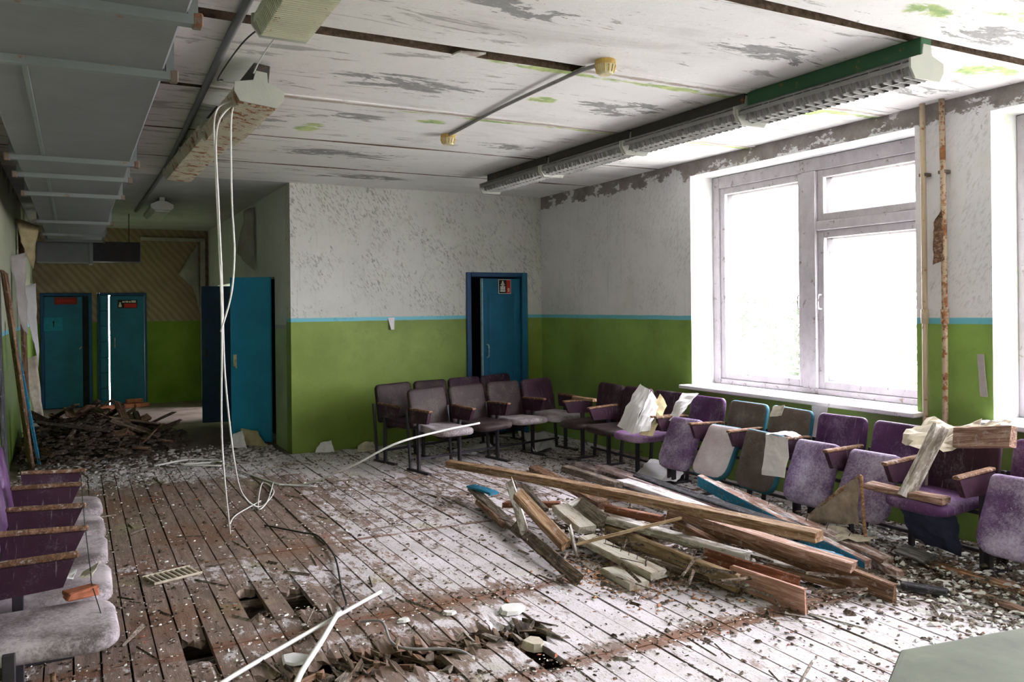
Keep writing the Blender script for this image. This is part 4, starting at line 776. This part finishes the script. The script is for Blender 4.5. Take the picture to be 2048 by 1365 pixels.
PLANKS = [
    ((2.95, 6.77, 0.2), (3.5, 3.1, 0.36), 0.07, 0.06, 10, 'tan', 'timber_beam', 'longest squared timber beam lying across the top of the plank pile', 0),
    ((4.33, 6.37, 0.1), (4.14, 3.99, 0.14), 0.15, 0.035, -6, 'pink', 'wooden_plank', 'wide pinkish plank on the far side of the pile nearest the seats', 0),
    ((4.05, 5.66, 0.13), (3.86, 4.23, 0.17), 0.13, 0.03, 0, 'white', 'wooden_plank', 'wide white-painted plank beside the dark grey metal strip', 0),
    ((4.21, 5.68, 0.16), (3.87, 3.6, 0.24), 0.06, 0.02, 20, 'dark', 'metal_strip', 'dark grey metal strip running alongside the white-painted plank', 0),
    ((4.24, 4.89, 0.25), (4.11, 3.27, 0.05), 0.055, 0.09, 8, 'blueedge', 'wooden_plank', 'plank with a bright blue painted edge slanting down towards the right', 0),
    ((4.34, 4.87, 0.22), (4.26, 3.26, 0.07), 0.11, 0.04, 0, 'redwhite', 'wooden_plank', 'worn reddish plank with a nail row just behind the blue-edged plank', 0),
    ((3.44, 4.28, 0.24), (3.86, 2.91, 0.05), 0.05, 0.1, 0, 'brown', 'timber_beam', 'long brown beam running right with its end on the floor', 0),
    ((3.34, 4.12, 0.3), (3.71, 3.05, 0.18), 0.1, 0.05, 0, 'pinkbrown', 'timber_beam', 'beam with a pale pink sawn end resting above the long brown beam', 0),
    ((3.63, 4.2, 0.2), (3.92, 3.32, 0.12), 0.09, 0.025, 0, 'blue', 'wooden_plank', 'thin blue plank wedged between the two long beams', 0),
    ((3.13, 4.61, 0.18), (3.48, 3.59, 0.12), 0.09, 0.05, 0, 'white2', 'wooden_plank', 'whitened plank ending in a split tip in the middle of the pile', 0),
    ((3.18, 4.66, 0.12), (3.29, 4.24, 0.1), 0.08, 0.05, 0, 'tan', 'wooden_plank', 'short tan offcut under the whitened split-tip plank', 0),
    ((3.14, 4.56, 0.09), (3.23, 3.42, 0.06), 0.045, 0.1, 0, 'yellow', 'timber_beam', 'yellowish beam running along the near side of the pile behind the pink board', 0),
    ((3.28, 3.52, 0.06), (3.33, 3.04, 0.06), 0.135, 0.03, 90, 'salmon', 'board', 'pink salmon board standing on its edge at the near end of the pile', 0),
    ((3.3, 3.78, 0.09), (3.45, 3.19, 0.06), 0.13, 0.025, 80, 'redbrown', 'board', 'reddish brown board on edge directly behind the pink salmon board', 0),
    ((2.91, 4.46, 0.1), (2.96, 3.78, 0.05), 0.13, 0.045, 0, 'pale', 'wooden_plank', 'pale flat plank with bent nails pointing at the viewer from the pile', 0),
    ((2.82, 4.06, 0.02), (2.8, 3.75, 0.02), 0.13, 0.045, 0, 'pale', 'plank_offcut', 'short pale thick offcut lying on the floor in front of the pile', 0),
    ((2.59, 4.8, 0.36), (2.73, 4.42, 0.09), 0.08, 0.06, 25, 'tan', 'timber_beam', 'short stout tan beam propped up at the left of the pile', 0),
    ((2.82, 5.36, 0.32), (2.64, 4.8, 0.1), 0.06, 0.02, 30, 'white2', 'splintered_lath', 'white splintered lath sticking up left of the propped tan beam', 0),
    ((2.94, 6.27, 0.08), (2.68, 4.9, 0.05), 0.07, 0.04, 10, 'greybrown', 'wooden_plank', 'grey brown plank at the far left tip of the pile', 0),
    ((2.71, 5.07, 0.07), (2.53, 3.97, 0.04), 0.08, 0.035, 35, 'rotten', 'wooden_plank', 'rotten split plank trailing from the pile towards the viewer', 0),
    ((2.85, 5.91, 0.04), (2.71, 5.2, 0.04), 0.09, 0.04, -15, 'brown', 'plank_offcut', 'short brown offcut with a bright orange broken end at pile left edge', 0),
    ((3.02, 4.96, 0.18), (2.95, 4.51, 0.14), 0.13, 0.05, 0, 'pale', 'plank_offcut', 'thick pale offcut lying on top of the pile centre left', 0),
    ((3.13, 4.87, 0.2), (3.09, 4.53, 0.17), 0.11, 0.05, 50, 'greybrown', 'plank_offcut', 'grey square-ended block tilted next to the thick pale offcut', 0),
    ((2.89, 6.18, 0.12), (2.97, 5.9, 0.1), 0.09, 0.02, 0, 'blue', 'plank_offcut', 'small faded blue plank scrap at the left end of the pile', 0),
    ((2.66, 4.18, 0.17), (3.17, 3.83, 0.34), 0.018, 0.018, 0, 'yellow', 'wooden_stick', 'thin straight stick lying diagonally across the pile', 0),
    ((2.76, 4.42, 0.2), (2.8, 4.42, 0.03), 0.025, 0.02, 0, 'white2', 'splintered_lath', 'small pale splinter standing at the end of the thin straight stick', 0),
    ((3.74, 6.62, 0.1), (3.24, 4.74, 0.22), 0.09, 0.05, 15, 'brown', 'wooden_plank', 'brown plank crossing under the longest beam towards the pile middle', 0),
    ((4.04, 6.55, 0.08), (3.89, 5.48, 0.14), 0.08, 0.06, 0, 'greybrown', 'timber_beam', 'grey weathered beam end poking out behind the longest beam', 0),
    ((4.4, 6.86, 0.04), (4.31, 6.4, 0.05), 0.09, 0.04, 0, 'pink', 'plank_offcut', 'small pink offcut on the floor at the far edge of the pile', 0),
    ((3.19, 4.64, 0.22), (3.38, 4.28, 0.2), 0.06, 0.05, 0, 'redbrown', 'timber_beam', 'short reddish beam lying level under the longest beam', 0),
    ((3.31, 4.06, 0.24), (3.54, 3.89, 0.1), 0.05, 0.05, 20, 'brown', 'wooden_batten', 'short brown batten slanting down between the long beams', 0),
    ((3.45, 4.12, 0.22), (3.6, 3.88, 0.12), 0.03, 0.03, 0, 'greybrown', 'wooden_batten', 'thin grey batten slanting down beside the short brown batten', 0),
    ((3.59, 3.56, 0.06), (3.76, 3.15, 0.03), 0.06, 0.03, 0, 'tan', 'wooden_plank', 'narrow tan plank on the floor right of the pink salmon board', 0),
    ((4.54, 3.18, 0.03), (4.55, 2.6, 0.03), 0.08, 0.03, 0, 'orange', 'wooden_plank', 'orange tan plank on the rubble along the right edge under the seats', 0),
    ((4.32, 2.78, 0.02), (4.27, 2.44, 0.02), 0.05, 0.03, 0, 'pinkbrown', 'wooden_plank', 'narrow pinkish plank nearest the right edge of the picture', 0),
    ((4.54, 3.38, 0.07), (4.49, 3.15, 0.07), 0.1, 0.025, 20, 'grey', 'board_scrap', 'curled grey weathered board scrap on the rubble below the loaded seat', 0),
    ((4.06, 3.03, 0.03), (4.17, 2.82, 0.03), 0.07, 0.03, 0, 'dark', 'board_scrap', 'dark charred board scrap lying flat in the rubble on the right', 0),
    ((2.87, 5.53, 0.1), (3.15, 5.18, 0.14), 0.07, 0.04, 0, 'redbrown', 'plank_offcut', 'dark red-brown offcut crossing behind the propped tan beam', 0),
    ((2.98, 5.03, 0.12), (3.35, 5.09, 0.2), 0.06, 0.02, 0, 'white2', 'splintered_lath', 'white peeling lath pointing up right behind the thick pale offcut', 0),
    ((3.05, 5.55, 0.22), (2.94, 5.03, 0.16), 0.04, 0.03, 0, 'greybrown', 'wooden_batten', 'thin grey batten leaning behind the propped tan beam', 0),
    ((3.02, 4.52, 0.05), (3.2, 3.62, 0.03), 0.1, 0.03, 0, 'rotten', 'wooden_plank', 'blackened rotten plank under the near side of the pile', 0),
    ((3.55, 4.01, 0.05), (3.83, 3.39, 0.05), 0.12, 0.03, 0, 'white2', 'wooden_plank', 'whitish plank half buried in the dark gap between the long beams', 0),
    ((3.88, 3.74, 0.1), (3.97, 3.43, 0.1), 0.12, 0.02, 0, 'white', 'board_scrap', 'small white painted board scrap poking out under the blue-edged plank', 0),
    ((4.33, 3.59, 0.04), (4.18, 3.12, 0.04), 0.05, 0.05, 0, 'redwhite', 'wooden_batten', 'worn reddish batten on rubble right of the blue-edged plank end', 0),
    ((3.75, 6.71, 0.05), (3.76, 6.27, 0.05), 0.07, 0.04, 0, 'brown', 'plank_offcut', 'little brown offcut on the floor just in front of the seat row', 0),
]
for k, (p, q, w, t, ro, mt, nm, lab, _) in enumerate(PLANKS):
    mats = [MT['redwhite'], MT['blue']] if mt == 'blueedge' else [MT[mt]]
    o = plank(nm, p, q, w, t, ro, mats, lab, 'loose planks on the floor', sd=k, jag=.035 if mt in ('rotten', 'white2') else .01)
    if 'nail' in lab:
        L = (Vector(q)-Vector(p)).length
        for j in range(7): MB().tube([(-L*.35+j*L*.11, .01, t/2-.002), (-L*.35+j*L*.11+.004, .012, t/2+.03), (-L*.35+j*L*.11+.012, .013, t/2+.045)], .0022, 5).build('nail', MT['dark_steel'], o)
CH = 'planks dumped on the loaded seat row'
plank('wooden_plank', (4.56, 3.12, .86), (4.40, 3.24, .44), .10, .04, 70, [MT['white2']], 'whitened plank leaning upright against the loaded purple seats', CH, sd=71)
plank('wooden_plank', (4.43, 3.52, .455), (4.43, 3.00, .46), .085, .04, 5, [MT['pinkbrown']], 'short plank lying flat on the one lowered purple seat', CH, sd=72)
plank('wooden_plank', (4.62, 3.06, .80), (4.52, 2.66, .87), .12, .05, 78, [MT['pinkbrown']], 'thick split plank lying on edge across the backs of the purple seats', CH, sd=73)
plank('seat_lath', (4.50, 7.12, .665), (4.55, 6.80, .665), .05, .03, 0, [MT['tan']], 'short pale lath resting on the armrests of the corner seat row', CH, sd=74)
# leaning on the left wall
LW = 'boards leaning on the left wall'
plank('leaning_board', (-.54, 8.35, 1.95), (-.40, 9.6, .02), .10, .03, 60, [MT['brown']], 'long reddish brown board leaning against the left wall', LW, sd=81)
plank('leaning_board', (-.55, 7.75, 1.9), (-.50, 7.95, .02), .14, .03, 80, [MT['dark']], 'blackened upright board at the far left edge by the wall', LW, sd=82)
plank('leaning_lath', (-.53, 8.55, 1.75), (-.34, 9.8, .02), .03, .02, 0, [MT['blue']], 'narrow blue lath leaning beside the long reddish board', LW, sd=83)
plank('leaning_board', (-.55, 9.3, 1.5), (-.44, 9.95, .02), .11, .03, 70, [MT['greybrown']], 'grey board leaning behind the narrow blue lath', LW, sd=84)
plank('leaning_board', (-.55, 11.2, 2.6), (-.50, 11.4, .02), .12, .04, 85, [MT['brown']], 'tall brown stud standing against the corridor wall on the left', LW, sd=85)
for pts, mt, lab in ((((-.60, 11.0, 2.68), (-.36, 11.1, 2.62), (-.42, 11.1, 2.1), (-.5, 11.0, 2.3)), 'paper_yellow', 'yellowed paper flap hanging from the top of the left corridor wall'),
                     (((-.60, 10.2, 2.2), (-.46, 10.3, 2.25), (-.45, 10.3, 1.35), (-.52, 10.2, 1.5)), 'torn_wallpaper', 'long grey wallpaper strip peeling off the left corridor wall'),
                     (((-.60, 11.6, 1.9), (-.42, 11.65, 1.95), (-.40, 11.7, .9), (-.44, 11.6, 1.2)), 'paper_white', 'pale wallpaper curl hanging low by the far left door'),
                     (((-.60, 11.8, 1.0), (-.42, 11.9, 1.05), (-.36, 11.9, .25), (-.46, 11.8, .3)), 'rag', 'stained ragged paper clump hanging above the rubble heap'),
                     (((1.60, 15.33, 2.22), (1.93, 15.36, 2.78), (1.955, 15.37, 1.5), (1.86, 15.30, 1.95)), 'torn_wallpaper', 'large triangular wallpaper flap folded down at the corridor end'),
                     (((1.98, 11.2, 2.9), (2.06, 11.0, 2.94), (2.06, 11.0, 2.1), (1.90, 11.3, 2.35)), 'torn_wallpaper', 'grey sheet peeling from the corridor wall above the dark door leaf')):
    tag(MB().patch(*pts, 5, 10, .03, 5, len(lab), .003).build('wallpaper_strip', MT[mt], smooth=True), lab, 'wallpaper')

# ---- papers, rags and scraps on the seats
def sheet(name, patches, mat, label, cat, **k):
    mb = MB()
    for i, p in enumerate(patches): mb.patch(*p, k.get('nu', 8), k.get('nv', 8), k.get('amp', .02), k.get('freq', 7), k.get('seed', 1)+i, .002)
    return tag(mb.build(name, MT[mat]), label, cat)
sheet('white_sheet', [((4.40, 6.20, .49), (4.36, 5.92, .46), (4.64, 6.02, .83), (4.62, 6.16, .88)), ((4.36, 5.92, .46), (4.44, 5.78, .50), (4.68, 5.92, .70), (4.64, 6.02, .83))], 'paper_white', 'big white plastic sheet draped over the corner seat row', 'sheet', amp=.035, freq=5.5, nu=7, nv=7)
sheet('paper_backing', [((4.40, 5.88, .455), (4.46, 5.76, .46), (4.70, 5.86, .70), (4.70, 5.96, .80))], 'paper_yellow', 'yellowish paper tucked beside the big white sheet', 'paper', amp=.02)
sheet('white_cloth', [((4.64, 5.80, .58), (4.68, 5.68, .60), (4.90, 5.66, .815), (4.88, 5.86, .80))], 'paper_white', 'white cloth strip hung over the gap between corner row and next row', 'cloth', amp=.03)
sheet('white_cloth', [((4.44, 4.41, .655), (4.45, 4.20, .66), (4.40, 4.19, .38), (4.39, 4.40, .37)), ((4.44, 4.41, .655), (4.45, 4.20, .66), (4.60, 4.22, .665), (4.60, 4.40, .66))], 'paper_white', 'white rag hanging over an armrest below the window', 'cloth', amp=.02, freq=9)
sheet('torn_lining', [((4.60, 3.42, .70), (4.58, 3.10, .72), (4.82, 3.0, .88), (4.84, 3.40, .84)), ((4.60, 3.10, .80), (4.62, 2.88, .84), (4.80, 2.82, .90), (4.82, 3.05, .88))], 'rag', 'yellowed torn lining draped over the backrest behind the leaning plank', 'rag', amp=.06, freq=8)
sheet('torn_paper', [((4.80, 4.72, .72), (4.80, 4.60, .74), (4.86, 4.60, .81), (4.86, 4.74, .80))], 'rag', 'torn cream scrap stuck on the blue-green edged backrest', 'paper', amp=.02)
sheet('wall_packing', [((4.98, 4.50, .55), (4.97, 4.36, .55), (5.02, 4.34, .82), (5.02, 4.48, .82))], 'paper_white', 'white bundle stuffed behind the seats between two rows', 'sheet', amp=.03)
sheet('seat_cover_cloth', [((4.50, 3.38, .37), (4.50, 2.98, .37), (4.58, 3.02, .10), (4.60, 3.34, .12))], 'navy_cloth', 'dark blue cover hanging loose under the lowered purple seat', 'cloth', amp=.04)
o = empty('broken_fibreboard', (4.36, 3.78, .02)); tag(o, 'torn fibreboard panel with wooden edging propped against the purple seats', 'board')
MB().patch((0, .22, .10), (.02, -.22, .18), (.05, -.20, .46), (.04, -.05, .38), 8, 8, .03, 8, 4, .006).build('panel', MT['fibre_board'], o, True)
MB().tube([(.0, .23, .09), (.03, -.0, .31), (.06, -.21, .485)], .012, 6).build('edging', MT['tan'], o); MB().tube(curve_pts([(.06, -.21, .485), (.04, -.24, .25), (0, -.30, .06), (-.06, -.42, .02)], 5), .011, 6).build('edging', MT['orange'], o, True)
for k, (p, yaw, mt, lab) in enumerate((((.01, 3.73, .462), .3, 'brick_red', 'orange brick fragment lying on the nearest dusty left-hand seat'),)):
    mb = MB().cbox(-.06, .06, -.04, .04, 0, .035, .008); mb.v = [(x+rng.uniform(-.008, .008), y+rng.uniform(-.008, .008), z+(rng.uniform(-.006, .004) if z > .02 else 0)) for x, y, z in mb.v]
    tag(mb.build('brick_fragment', MT[mt], loc=p, rot=(0, 0, yaw)), lab, 'brick')
sheet('paper_curl', [((-.10, 3.98, .462), (-.02, 3.93, .465), (.0, 4.03, .49), (-.08, 4.08, .47))], 'paper_white', 'curled white paper on the nearest dusty seat beside the brick', 'paper', amp=.02)
sheet('paper_curl', [((.0, 3.98, .462), (.06, 3.98, .465), (.09, 4.06, .50), (.03, 4.08, .47))], 'rag', 'smaller cream paper curl next to the white one on the seat', 'paper', amp=.02)
cable('dangling_thread', [(.02, 5.3, .70), (.03, 4.6, .60), (.05, 4.0, .475), (.05, 3.75, .502), (.09, 3.5, .40), (.10, 3.48, .30)], .002, 'dark_cable', 'thin dark thread trailing over the left-hand seats', 6, 4)
cable('support_rod', [(-.08, 3.30, .34), (-.07, 3.2, .02)], .009, 'brown', 'thin loose rod leaning under the nearest end of the left seat row', 3, 6, 'rod')
sheet('paper_sheet', [((3.6, 7.95, .02), (4.1, 8.05, .02), (4.15, 8.35, .03), (3.65, 8.3, .02))], 'paper_white', 'crumpled white paper on the floor under the front seat row', 'paper', amp=.05)
sheet('paper_sheet', [((4.35, 7.7, .02), (4.75, 7.85, .03), (4.8, 8.2, .15), (4.4, 8.15, .16))], 'paper_white', 'large white sheet lying under the right end of the front seat row', 'paper', amp=.05)
sheet('paper_sheet', [((4.5, 6.1, .02), (4.7, 5.75, .02), (5.0, 5.9, .14), (4.85, 6.3, .14))], 'paper_white', 'white sheet lying on the floor below the corner seat row', 'paper', amp=.03)
sheet('paper_sheet', [((4.16, 4.10, .03), (4.20, 3.95, .03), (4.28, 3.98, .16), (4.22, 4.12, .18))], 'paper_white', 'white paper standing up behind the blue-edged plank', 'paper', amp=.02)
sheet('torn_wrapping', [((4.12, 3.75, .10), (4.3, 3.45, .10), (4.48, 3.50, .12), (4.34, 3.85, .12))], 'rag', 'torn pale wrapping lying in the rubble below the torn fibreboard', 'paper', amp=.06, freq=9)
sheet('cardboard_scrap', [((1.70, 9.95, .01), (1.95, 9.75, .01), (1.88, 9.95, .17), (1.72, 10.02, .2))], 'paper_yellow', 'folded yellowish cardboard at the foot of the bright blue door', 'cardboard', amp=.03)
sheet('cardboard_scrap', [((1.55, 9.85, .01), (1.72, 9.7, .01), (1.72, 9.95, .18), (1.62, 9.95, .15))], 'paper_white', 'white card scrap beside the yellowish cardboard by the blue door', 'cardboard', amp=.03)
sheet('paper_scrap', [((2.32, 9.0, .01), (2.52, 8.9, .01), (2.52, 9.05, .13), (2.40, 9.06, .10))], 'paper_white', 'crumpled white paper at the foot of the back wall corner', 'paper', amp=.03)
sheet('paper_scrap', [((2.75, 8.85, .01), (2.95, 8.8, .01), (2.97, 8.95, .09), (2.8, 8.98, .05))], 'rag', 'crumpled cream paper left of the rear seat row', 'paper', amp=.03)

# ---- plaster lumps on the floor
def chunk(p, r_, mat, label, flat=.3, name='plaster_chunk', cat='plaster'):
    mb = MB(); n = 9; pts = [(r_*rng.uniform(.7, 1.1)*math.cos(2*math.pi*k/n), r_*rng.uniform(.6, .9)*math.sin(2*math.pi*k/n)) for k in range(n)]
    mb.prism(pts, 0, r_*flat); mb.v = [(x*(.85 if z > 0 else 1), y*(.85 if z > 0 else 1), z+rng.uniform(-.003, .003)*(z > 0)) for x, y, z in mb.v]
    return tag(mb.build(name, MT[mat], loc=p, rot=(0, 0, rng.uniform(0, 6))), label, cat)
chunk((2.03, 3.83, .002), .085, 'plaster_white', 'flat white plaster piece lying between the pile and the rotten strip', .2)
chunk((.88, 3.78, .004), .085, 'paper_white', 'round white plaster flake between the two trunking strips', .12)
chunk((1.72, 3.95, .002), .04, 'plaster_white', 'small white plaster flake left of the larger flat piece', .3)
chunk((1.47, 3.97, .002), .035, 'plaster_white', 'small plaster lump beside the crossing of the trunking strips', .4)
chunk((1.62, 3.42, -.03), .07, 'plaster_white', 'white plaster slab stuck in the rotten strip', .3)
chunk((1.93, 3.42, -.03), .07, 'rag', 'cream stone-like lump wedged in the rotten strip right end', .5)
o = empty('louvre_fragment', (.50, 5.32, .006), .3); tag(o, 'broken cream plastic louvre fragment lying flat on the left boards', 'grille')
for k in range(9): MB().cbox(-.13+k*.032, -.118+k*.032, -.09, .09, 0, .012, .002).build('slat', MT['rag'], o)
for y in (-.09, .085): MB().cbox(-.14, .15, y, y+.01, 0, .014, .002).build('edge_strip', MT['rag'], o)
for k, (x, y, a, b) in enumerate(((.42, 14.75, .2, 0), (.62, 14.95, 1.0, 0), (.85, 15.0, -.3, 0), (.95, 14.9, .5, 0), (.72, 14.85, .1, 0), (.28, 14.9, 1.4, 0), (.86, 14.97, .1, .068))):
    tag(MB().cbox(-.125, .125, -.06, .06, 0, .065, .006).build('loose_brick', MT['brick_red'], loc=(x, y, b), rot=(0, 0, a)), 'red brick lying on the floor before the corridor end doors', 'brick', 'loose bricks at the corridor end')

# ---- heap of broken boards at the corridor mouth
hr = random.Random(77)
for k in range(64):
    cx = hr.uniform(-.42, .85); cy = hr.uniform(10.2, 12.0); hmax = max(.05, .50-.30*abs(cx-.10)-.10*abs(cy-11.2))
    z = hr.uniform(.03, hmax); L = hr.uniform(.25, .8); a = hr.uniform(0, 3.14); dz = hr.uniform(-.14, .14)
    d_ = Vector((math.cos(a), math.sin(a), 0))*L/2
    p = Vector((max(-.55, min(1.2, cx-d_.x)), cy-d_.y, max(.03, z-dz))); q = Vector((max(-.55, min(1.2, cx+d_.x)), cy+d_.y, max(.03, z+dz)))
    if (q-p).length < .2: continue
    plank('broken_board', p, q, hr.uniform(.04, .12), hr.uniform(.015, .035), hr.uniform(-40, 40), [MT[('darkwood', 'darkwood', 'brown', 'rotten')[k % 4]]], 'dark broken board in the rubble heap at the corridor mouth', 'broken boards in the corridor heap', 3, .03, 300+k)
plank('wooden_batten', (.25, 10.25, .10), (.72, 10.0, .06), .05, .03, 0, [MT['tan']], 'light tan batten at the near edge of the dark rubble heap', 'pale battens on the rubble heap', sd=391)
plank('wooden_batten', (-.12, 10.35, .02), (.02, 10.5, .32), .04, .02, 0, [MT['yellow']], 'pale stick poking up at the left of the dark rubble heap', 'pale battens on the rubble heap', sd=392)
plank('wooden_plank', (.62, 10.3, .05), (.45, 11.1, .48), .10, .03, 20, [MT['brown']], 'brown plank sloping up the right side of the dark rubble heap', 'pale battens on the rubble heap', sd=393)

# ---- loose rubble that nobody could count
def crumbs(name, n, sampler, mat, lo, hi, label, cat, seed, zf=None):
    r_ = random.Random(seed); mb = MB()
    for k in range(n):
        x, y = sampler(r_); s = r_.uniform(lo, hi)*(1 if r_.random() < .9 else 1.7); a = r_.uniform(0, 6.28); c_, s_ = math.cos(a)*s, math.sin(a)*s; h = s*r_.uniform(.15, .6); e = r_.uniform(.4, 1)
        z = .003+(zf(x, y, r_) if zf else 0)
        mb.add([(x-c_, y-s_, z), (x+s_*e, y-c_*e, z), (x+c_, y+s_, z), (x-s_*e*.8, y+c_*e*.8, z), (x-c_*.5, y-s_*.6, z+h), (x+c_*.6+s_*.2, y+s_*.4, z+h*r_.uniform(.6, 1.2))],
               [(0,1,4), (1,2,5), (1,5,4), (2,3,5), (3,4,5), (3,0,4)])
    return tag(mb.build(name, MT[mat]), label, cat, kind='stuff')
def s_all(r_):
    while True:
        x, y = r_.uniform(XL+.1, XR-.1), r_.uniform(2.0, 9.0); p = .25
        if abs(y-4.12) < .12 or abs(y-3.12) < .12: p = 1
        if x > 4.0: p = .9
        if y > 8.2: p = .7
        if x < 1.2 and y < 5: p = .5
        if 2.6 < x < 3.3 and 3.6 < y < 4.6: p = .8
        if r_.random() < p and not (.7 < x < 2.1 and 3.3 < y < 3.75) and not any(h[0]-.02 < x < h[1]+.02 and h[2] < y < h[3] for h in HOLES): return x, y
def s_right(r_): return min(5.2, 4.55+r_.gauss(0, .42)), r_.uniform(2.2, 4.6)
def s_heap(r_): return max(-.5, min(1.2, .2+r_.gauss(0, .4))), 10.8+r_.gauss(0, .65)
def s_mouth(r_): return r_.uniform(-.5, 2.0), 9.4+r_.gauss(0, .35)
def s_pile2(r_): return 3.4+r_.gauss(0, .33), 4.2+r_.gauss(0, .6)
def s_pile(r_): return 2.9+r_.gauss(0, .18), 4.0+r_.gauss(0, .25)
hz = lambda x, y, r_: r_.uniform(0, max(0, .40-.28*abs(x-.10)-.14*abs(y-11)))
rz_ = lambda x, y, r_: r_.uniform(0, max(0, .08-.12*abs(x-4.7)))
crumbs('plaster_crumbs', 9000, s_all, 'plaster_white', .003, .011, 'white plaster crumbs and paint flakes strewn over the floorboards', 'rubble', 1)
crumbs('wood_crumbs', 11000, s_all, 'rotten', .003, .015, 'brown rotten wood crumbs strewn over the floorboards', 'rubble', 2)
crumbs('brick_crumbs', 900, s_all, 'brick_red', .004, .012, 'reddish crumbs scattered over the floorboards', 'rubble', 3)
crumbs('wall_side_rubble', 2600, s_right, 'greybrown', .006, .026, 'grey-brown rubble under the seats along the window wall', 'rubble', 4, rz_)
crumbs('wall_side_plaster', 1800, s_right, 'plaster_white', .006, .028, 'white plaster rubble under the seats along the window wall', 'rubble', 5, rz_)
crumbs('heap_rubble', 2600, s_heap, 'darkwood', .015, .06, 'dark rubble filling the heap at the corridor mouth', 'rubble', 6, hz)
crumbs('mouth_plaster', 1500, s_mouth, 'torn_wallpaper', .008, .035, 'pale plaster and paper scraps along the corridor mouth', 'rubble', 7)
crumbs('pile_sawdust', 900, s_pile, 'orange', .004, .016, 'orange rotten wood dust beside the plank pile', 'rubble', 8)

def sticks(name, n, sampler, mat, label, seed, zmax=.12):
    r_ = random.Random(seed); mb = MB()
    for k in range(n):
        x, y = sampler(r_); L = r_.uniform(.06, .32); w = r_.uniform(.004, .018); a = r_.gauss(-1.3, .7); d_ = Vector((math.cos(a), math.sin(a), r_.uniform(-.15, .15)))*L/2; n_ = Vector((-math.sin(a), math.cos(a), 0))*w; z = r_.uniform(.02, zmax); c_ = Vector((x, y, z+abs(d_.z)))
        mb.add([c_-d_-n_*.6, c_-d_+n_, c_+d_+n_*.3, c_+d_-n_, c_-d_+Vector((0,0,w)), c_+d_+Vector((0,0,w*.6))], [(0,1,2,3)[::-1], (0,3,5,4), (1,4,5,2), (0,4,1), (3,2,5)])
    return tag(mb.build(name, MT[mat]), label, 'splinters', kind='stuff')
sticks('pile_splinters', 150, s_pile2, 'rotten', 'brown splinters scattered in and under the plank pile', 21)
sticks('pale_splinters', 50, s_pile2, 'white2', 'pale splinters scattered in and under the plank pile', 22, .06)
sticks('floor_splinters', 260, s_all, 'greybrown', 'thin wood splinters strewn over the floorboards', 23, .03)
crumbs('pile_rubble', 1800, s_pile2, 'rotten', .006, .024, 'dark rotten rubble under the plank pile', 'rubble', 24)

# ---- pale green cabinet at the lower right
o = empty('green_cabinet', (2.1, .8, 0)); tag(o, 'pale green painted cabinet top jutting in at the bottom right corner', 'cabinet')
CO = [(-.65, -.36), (.65, -.36), (.65, .39), (-.30, .545), (-.65, .35)]
MB().prism([(x*.96, y*.95) for x, y in CO], .05, .705).build('cabinet_body', MT['soft_green_paint'], o)
MB().slab(CO, .045, .006).rot(Matrix.Translation((0, 0, .7275))).build('cabinet_top', MT['soft_green_paint'], o)
for x0, x1 in ((-.58, -.005), (.005, .58)):
    dd = MB().cbox(x0, x1, -.362, -.343, .09, .68, .006).build('cabinet_door', MT['soft_green_paint'], o); xm = (x0+x1)/2; MB().tube(curve_pts([(xm, -.362, .36), (xm, -.40, .37), (xm, -.40, .45), (xm, -.362, .46)], 4), .006, 6).build('cabinet_handle', MT['steel_handle'], dd)
for x, y in ((-.56, -.28), (.56, -.28), (.56, .30), (-.3, .42)): MB().cbox(x-.025, x+.025, y-.025, y+.025, 0, .05, .004).build('cabinet_foot', MT['dark_steel'], o)

# ---- shrubs outside the window
def shrub(loc, h, rad, n, label, seed):
    r_ = random.Random(seed); o = empty('shrub', loc); tag(o, label, 'shrub', 'shrubs outside the window'); mb = MB()
    for k in range(7):
        a = r_.uniform(0, 6.28); MB().tube(curve_pts([(0, 0, 0), (.25*rad*math.cos(a), .25*rad*math.sin(a), h*.5), (.7*rad*math.cos(a+.4), .7*rad*math.sin(a+.4), h*.9)], 4), .02, 5, rfun=lambda t: .025*(1-.8*t)).build('stem', MT['bark'], o)
    for k in range(n):
        a = r_.uniform(0, 6.28); u = r_.random(); z = h*(.15+.85*u); rr = rad*math.sqrt(r_.random())*math.sin(math.pi*min(1, .18+.78*u)); p = Vector((rr*math.cos(a), rr*math.sin(a), z)); E_ = Euler((r_.uniform(-1, 1), r_.uniform(-1, 1), r_.uniform(0, 6.28))).to_matrix(); s = r_.uniform(.04, .09)
        q = [p+E_ @ Vector(v) for v in ((-s, 0, 0), (0, -s*.4, .006), (s, 0, -.01), (0, s*.4, .006))]; mb.add(q, [(0,1,2,3)])
    mb.build('foliage', MT['leaf'], o)
shrub((8.7, 8.6, -.8), 2.7, 1.1, 2600, 'leafy shrub outside seen faintly through the left pane', 5)
shrub((9.2, 6.2, -.8), 2.9, .7, 900, 'thinner shrub outside seen faintly through the right pane', 6)
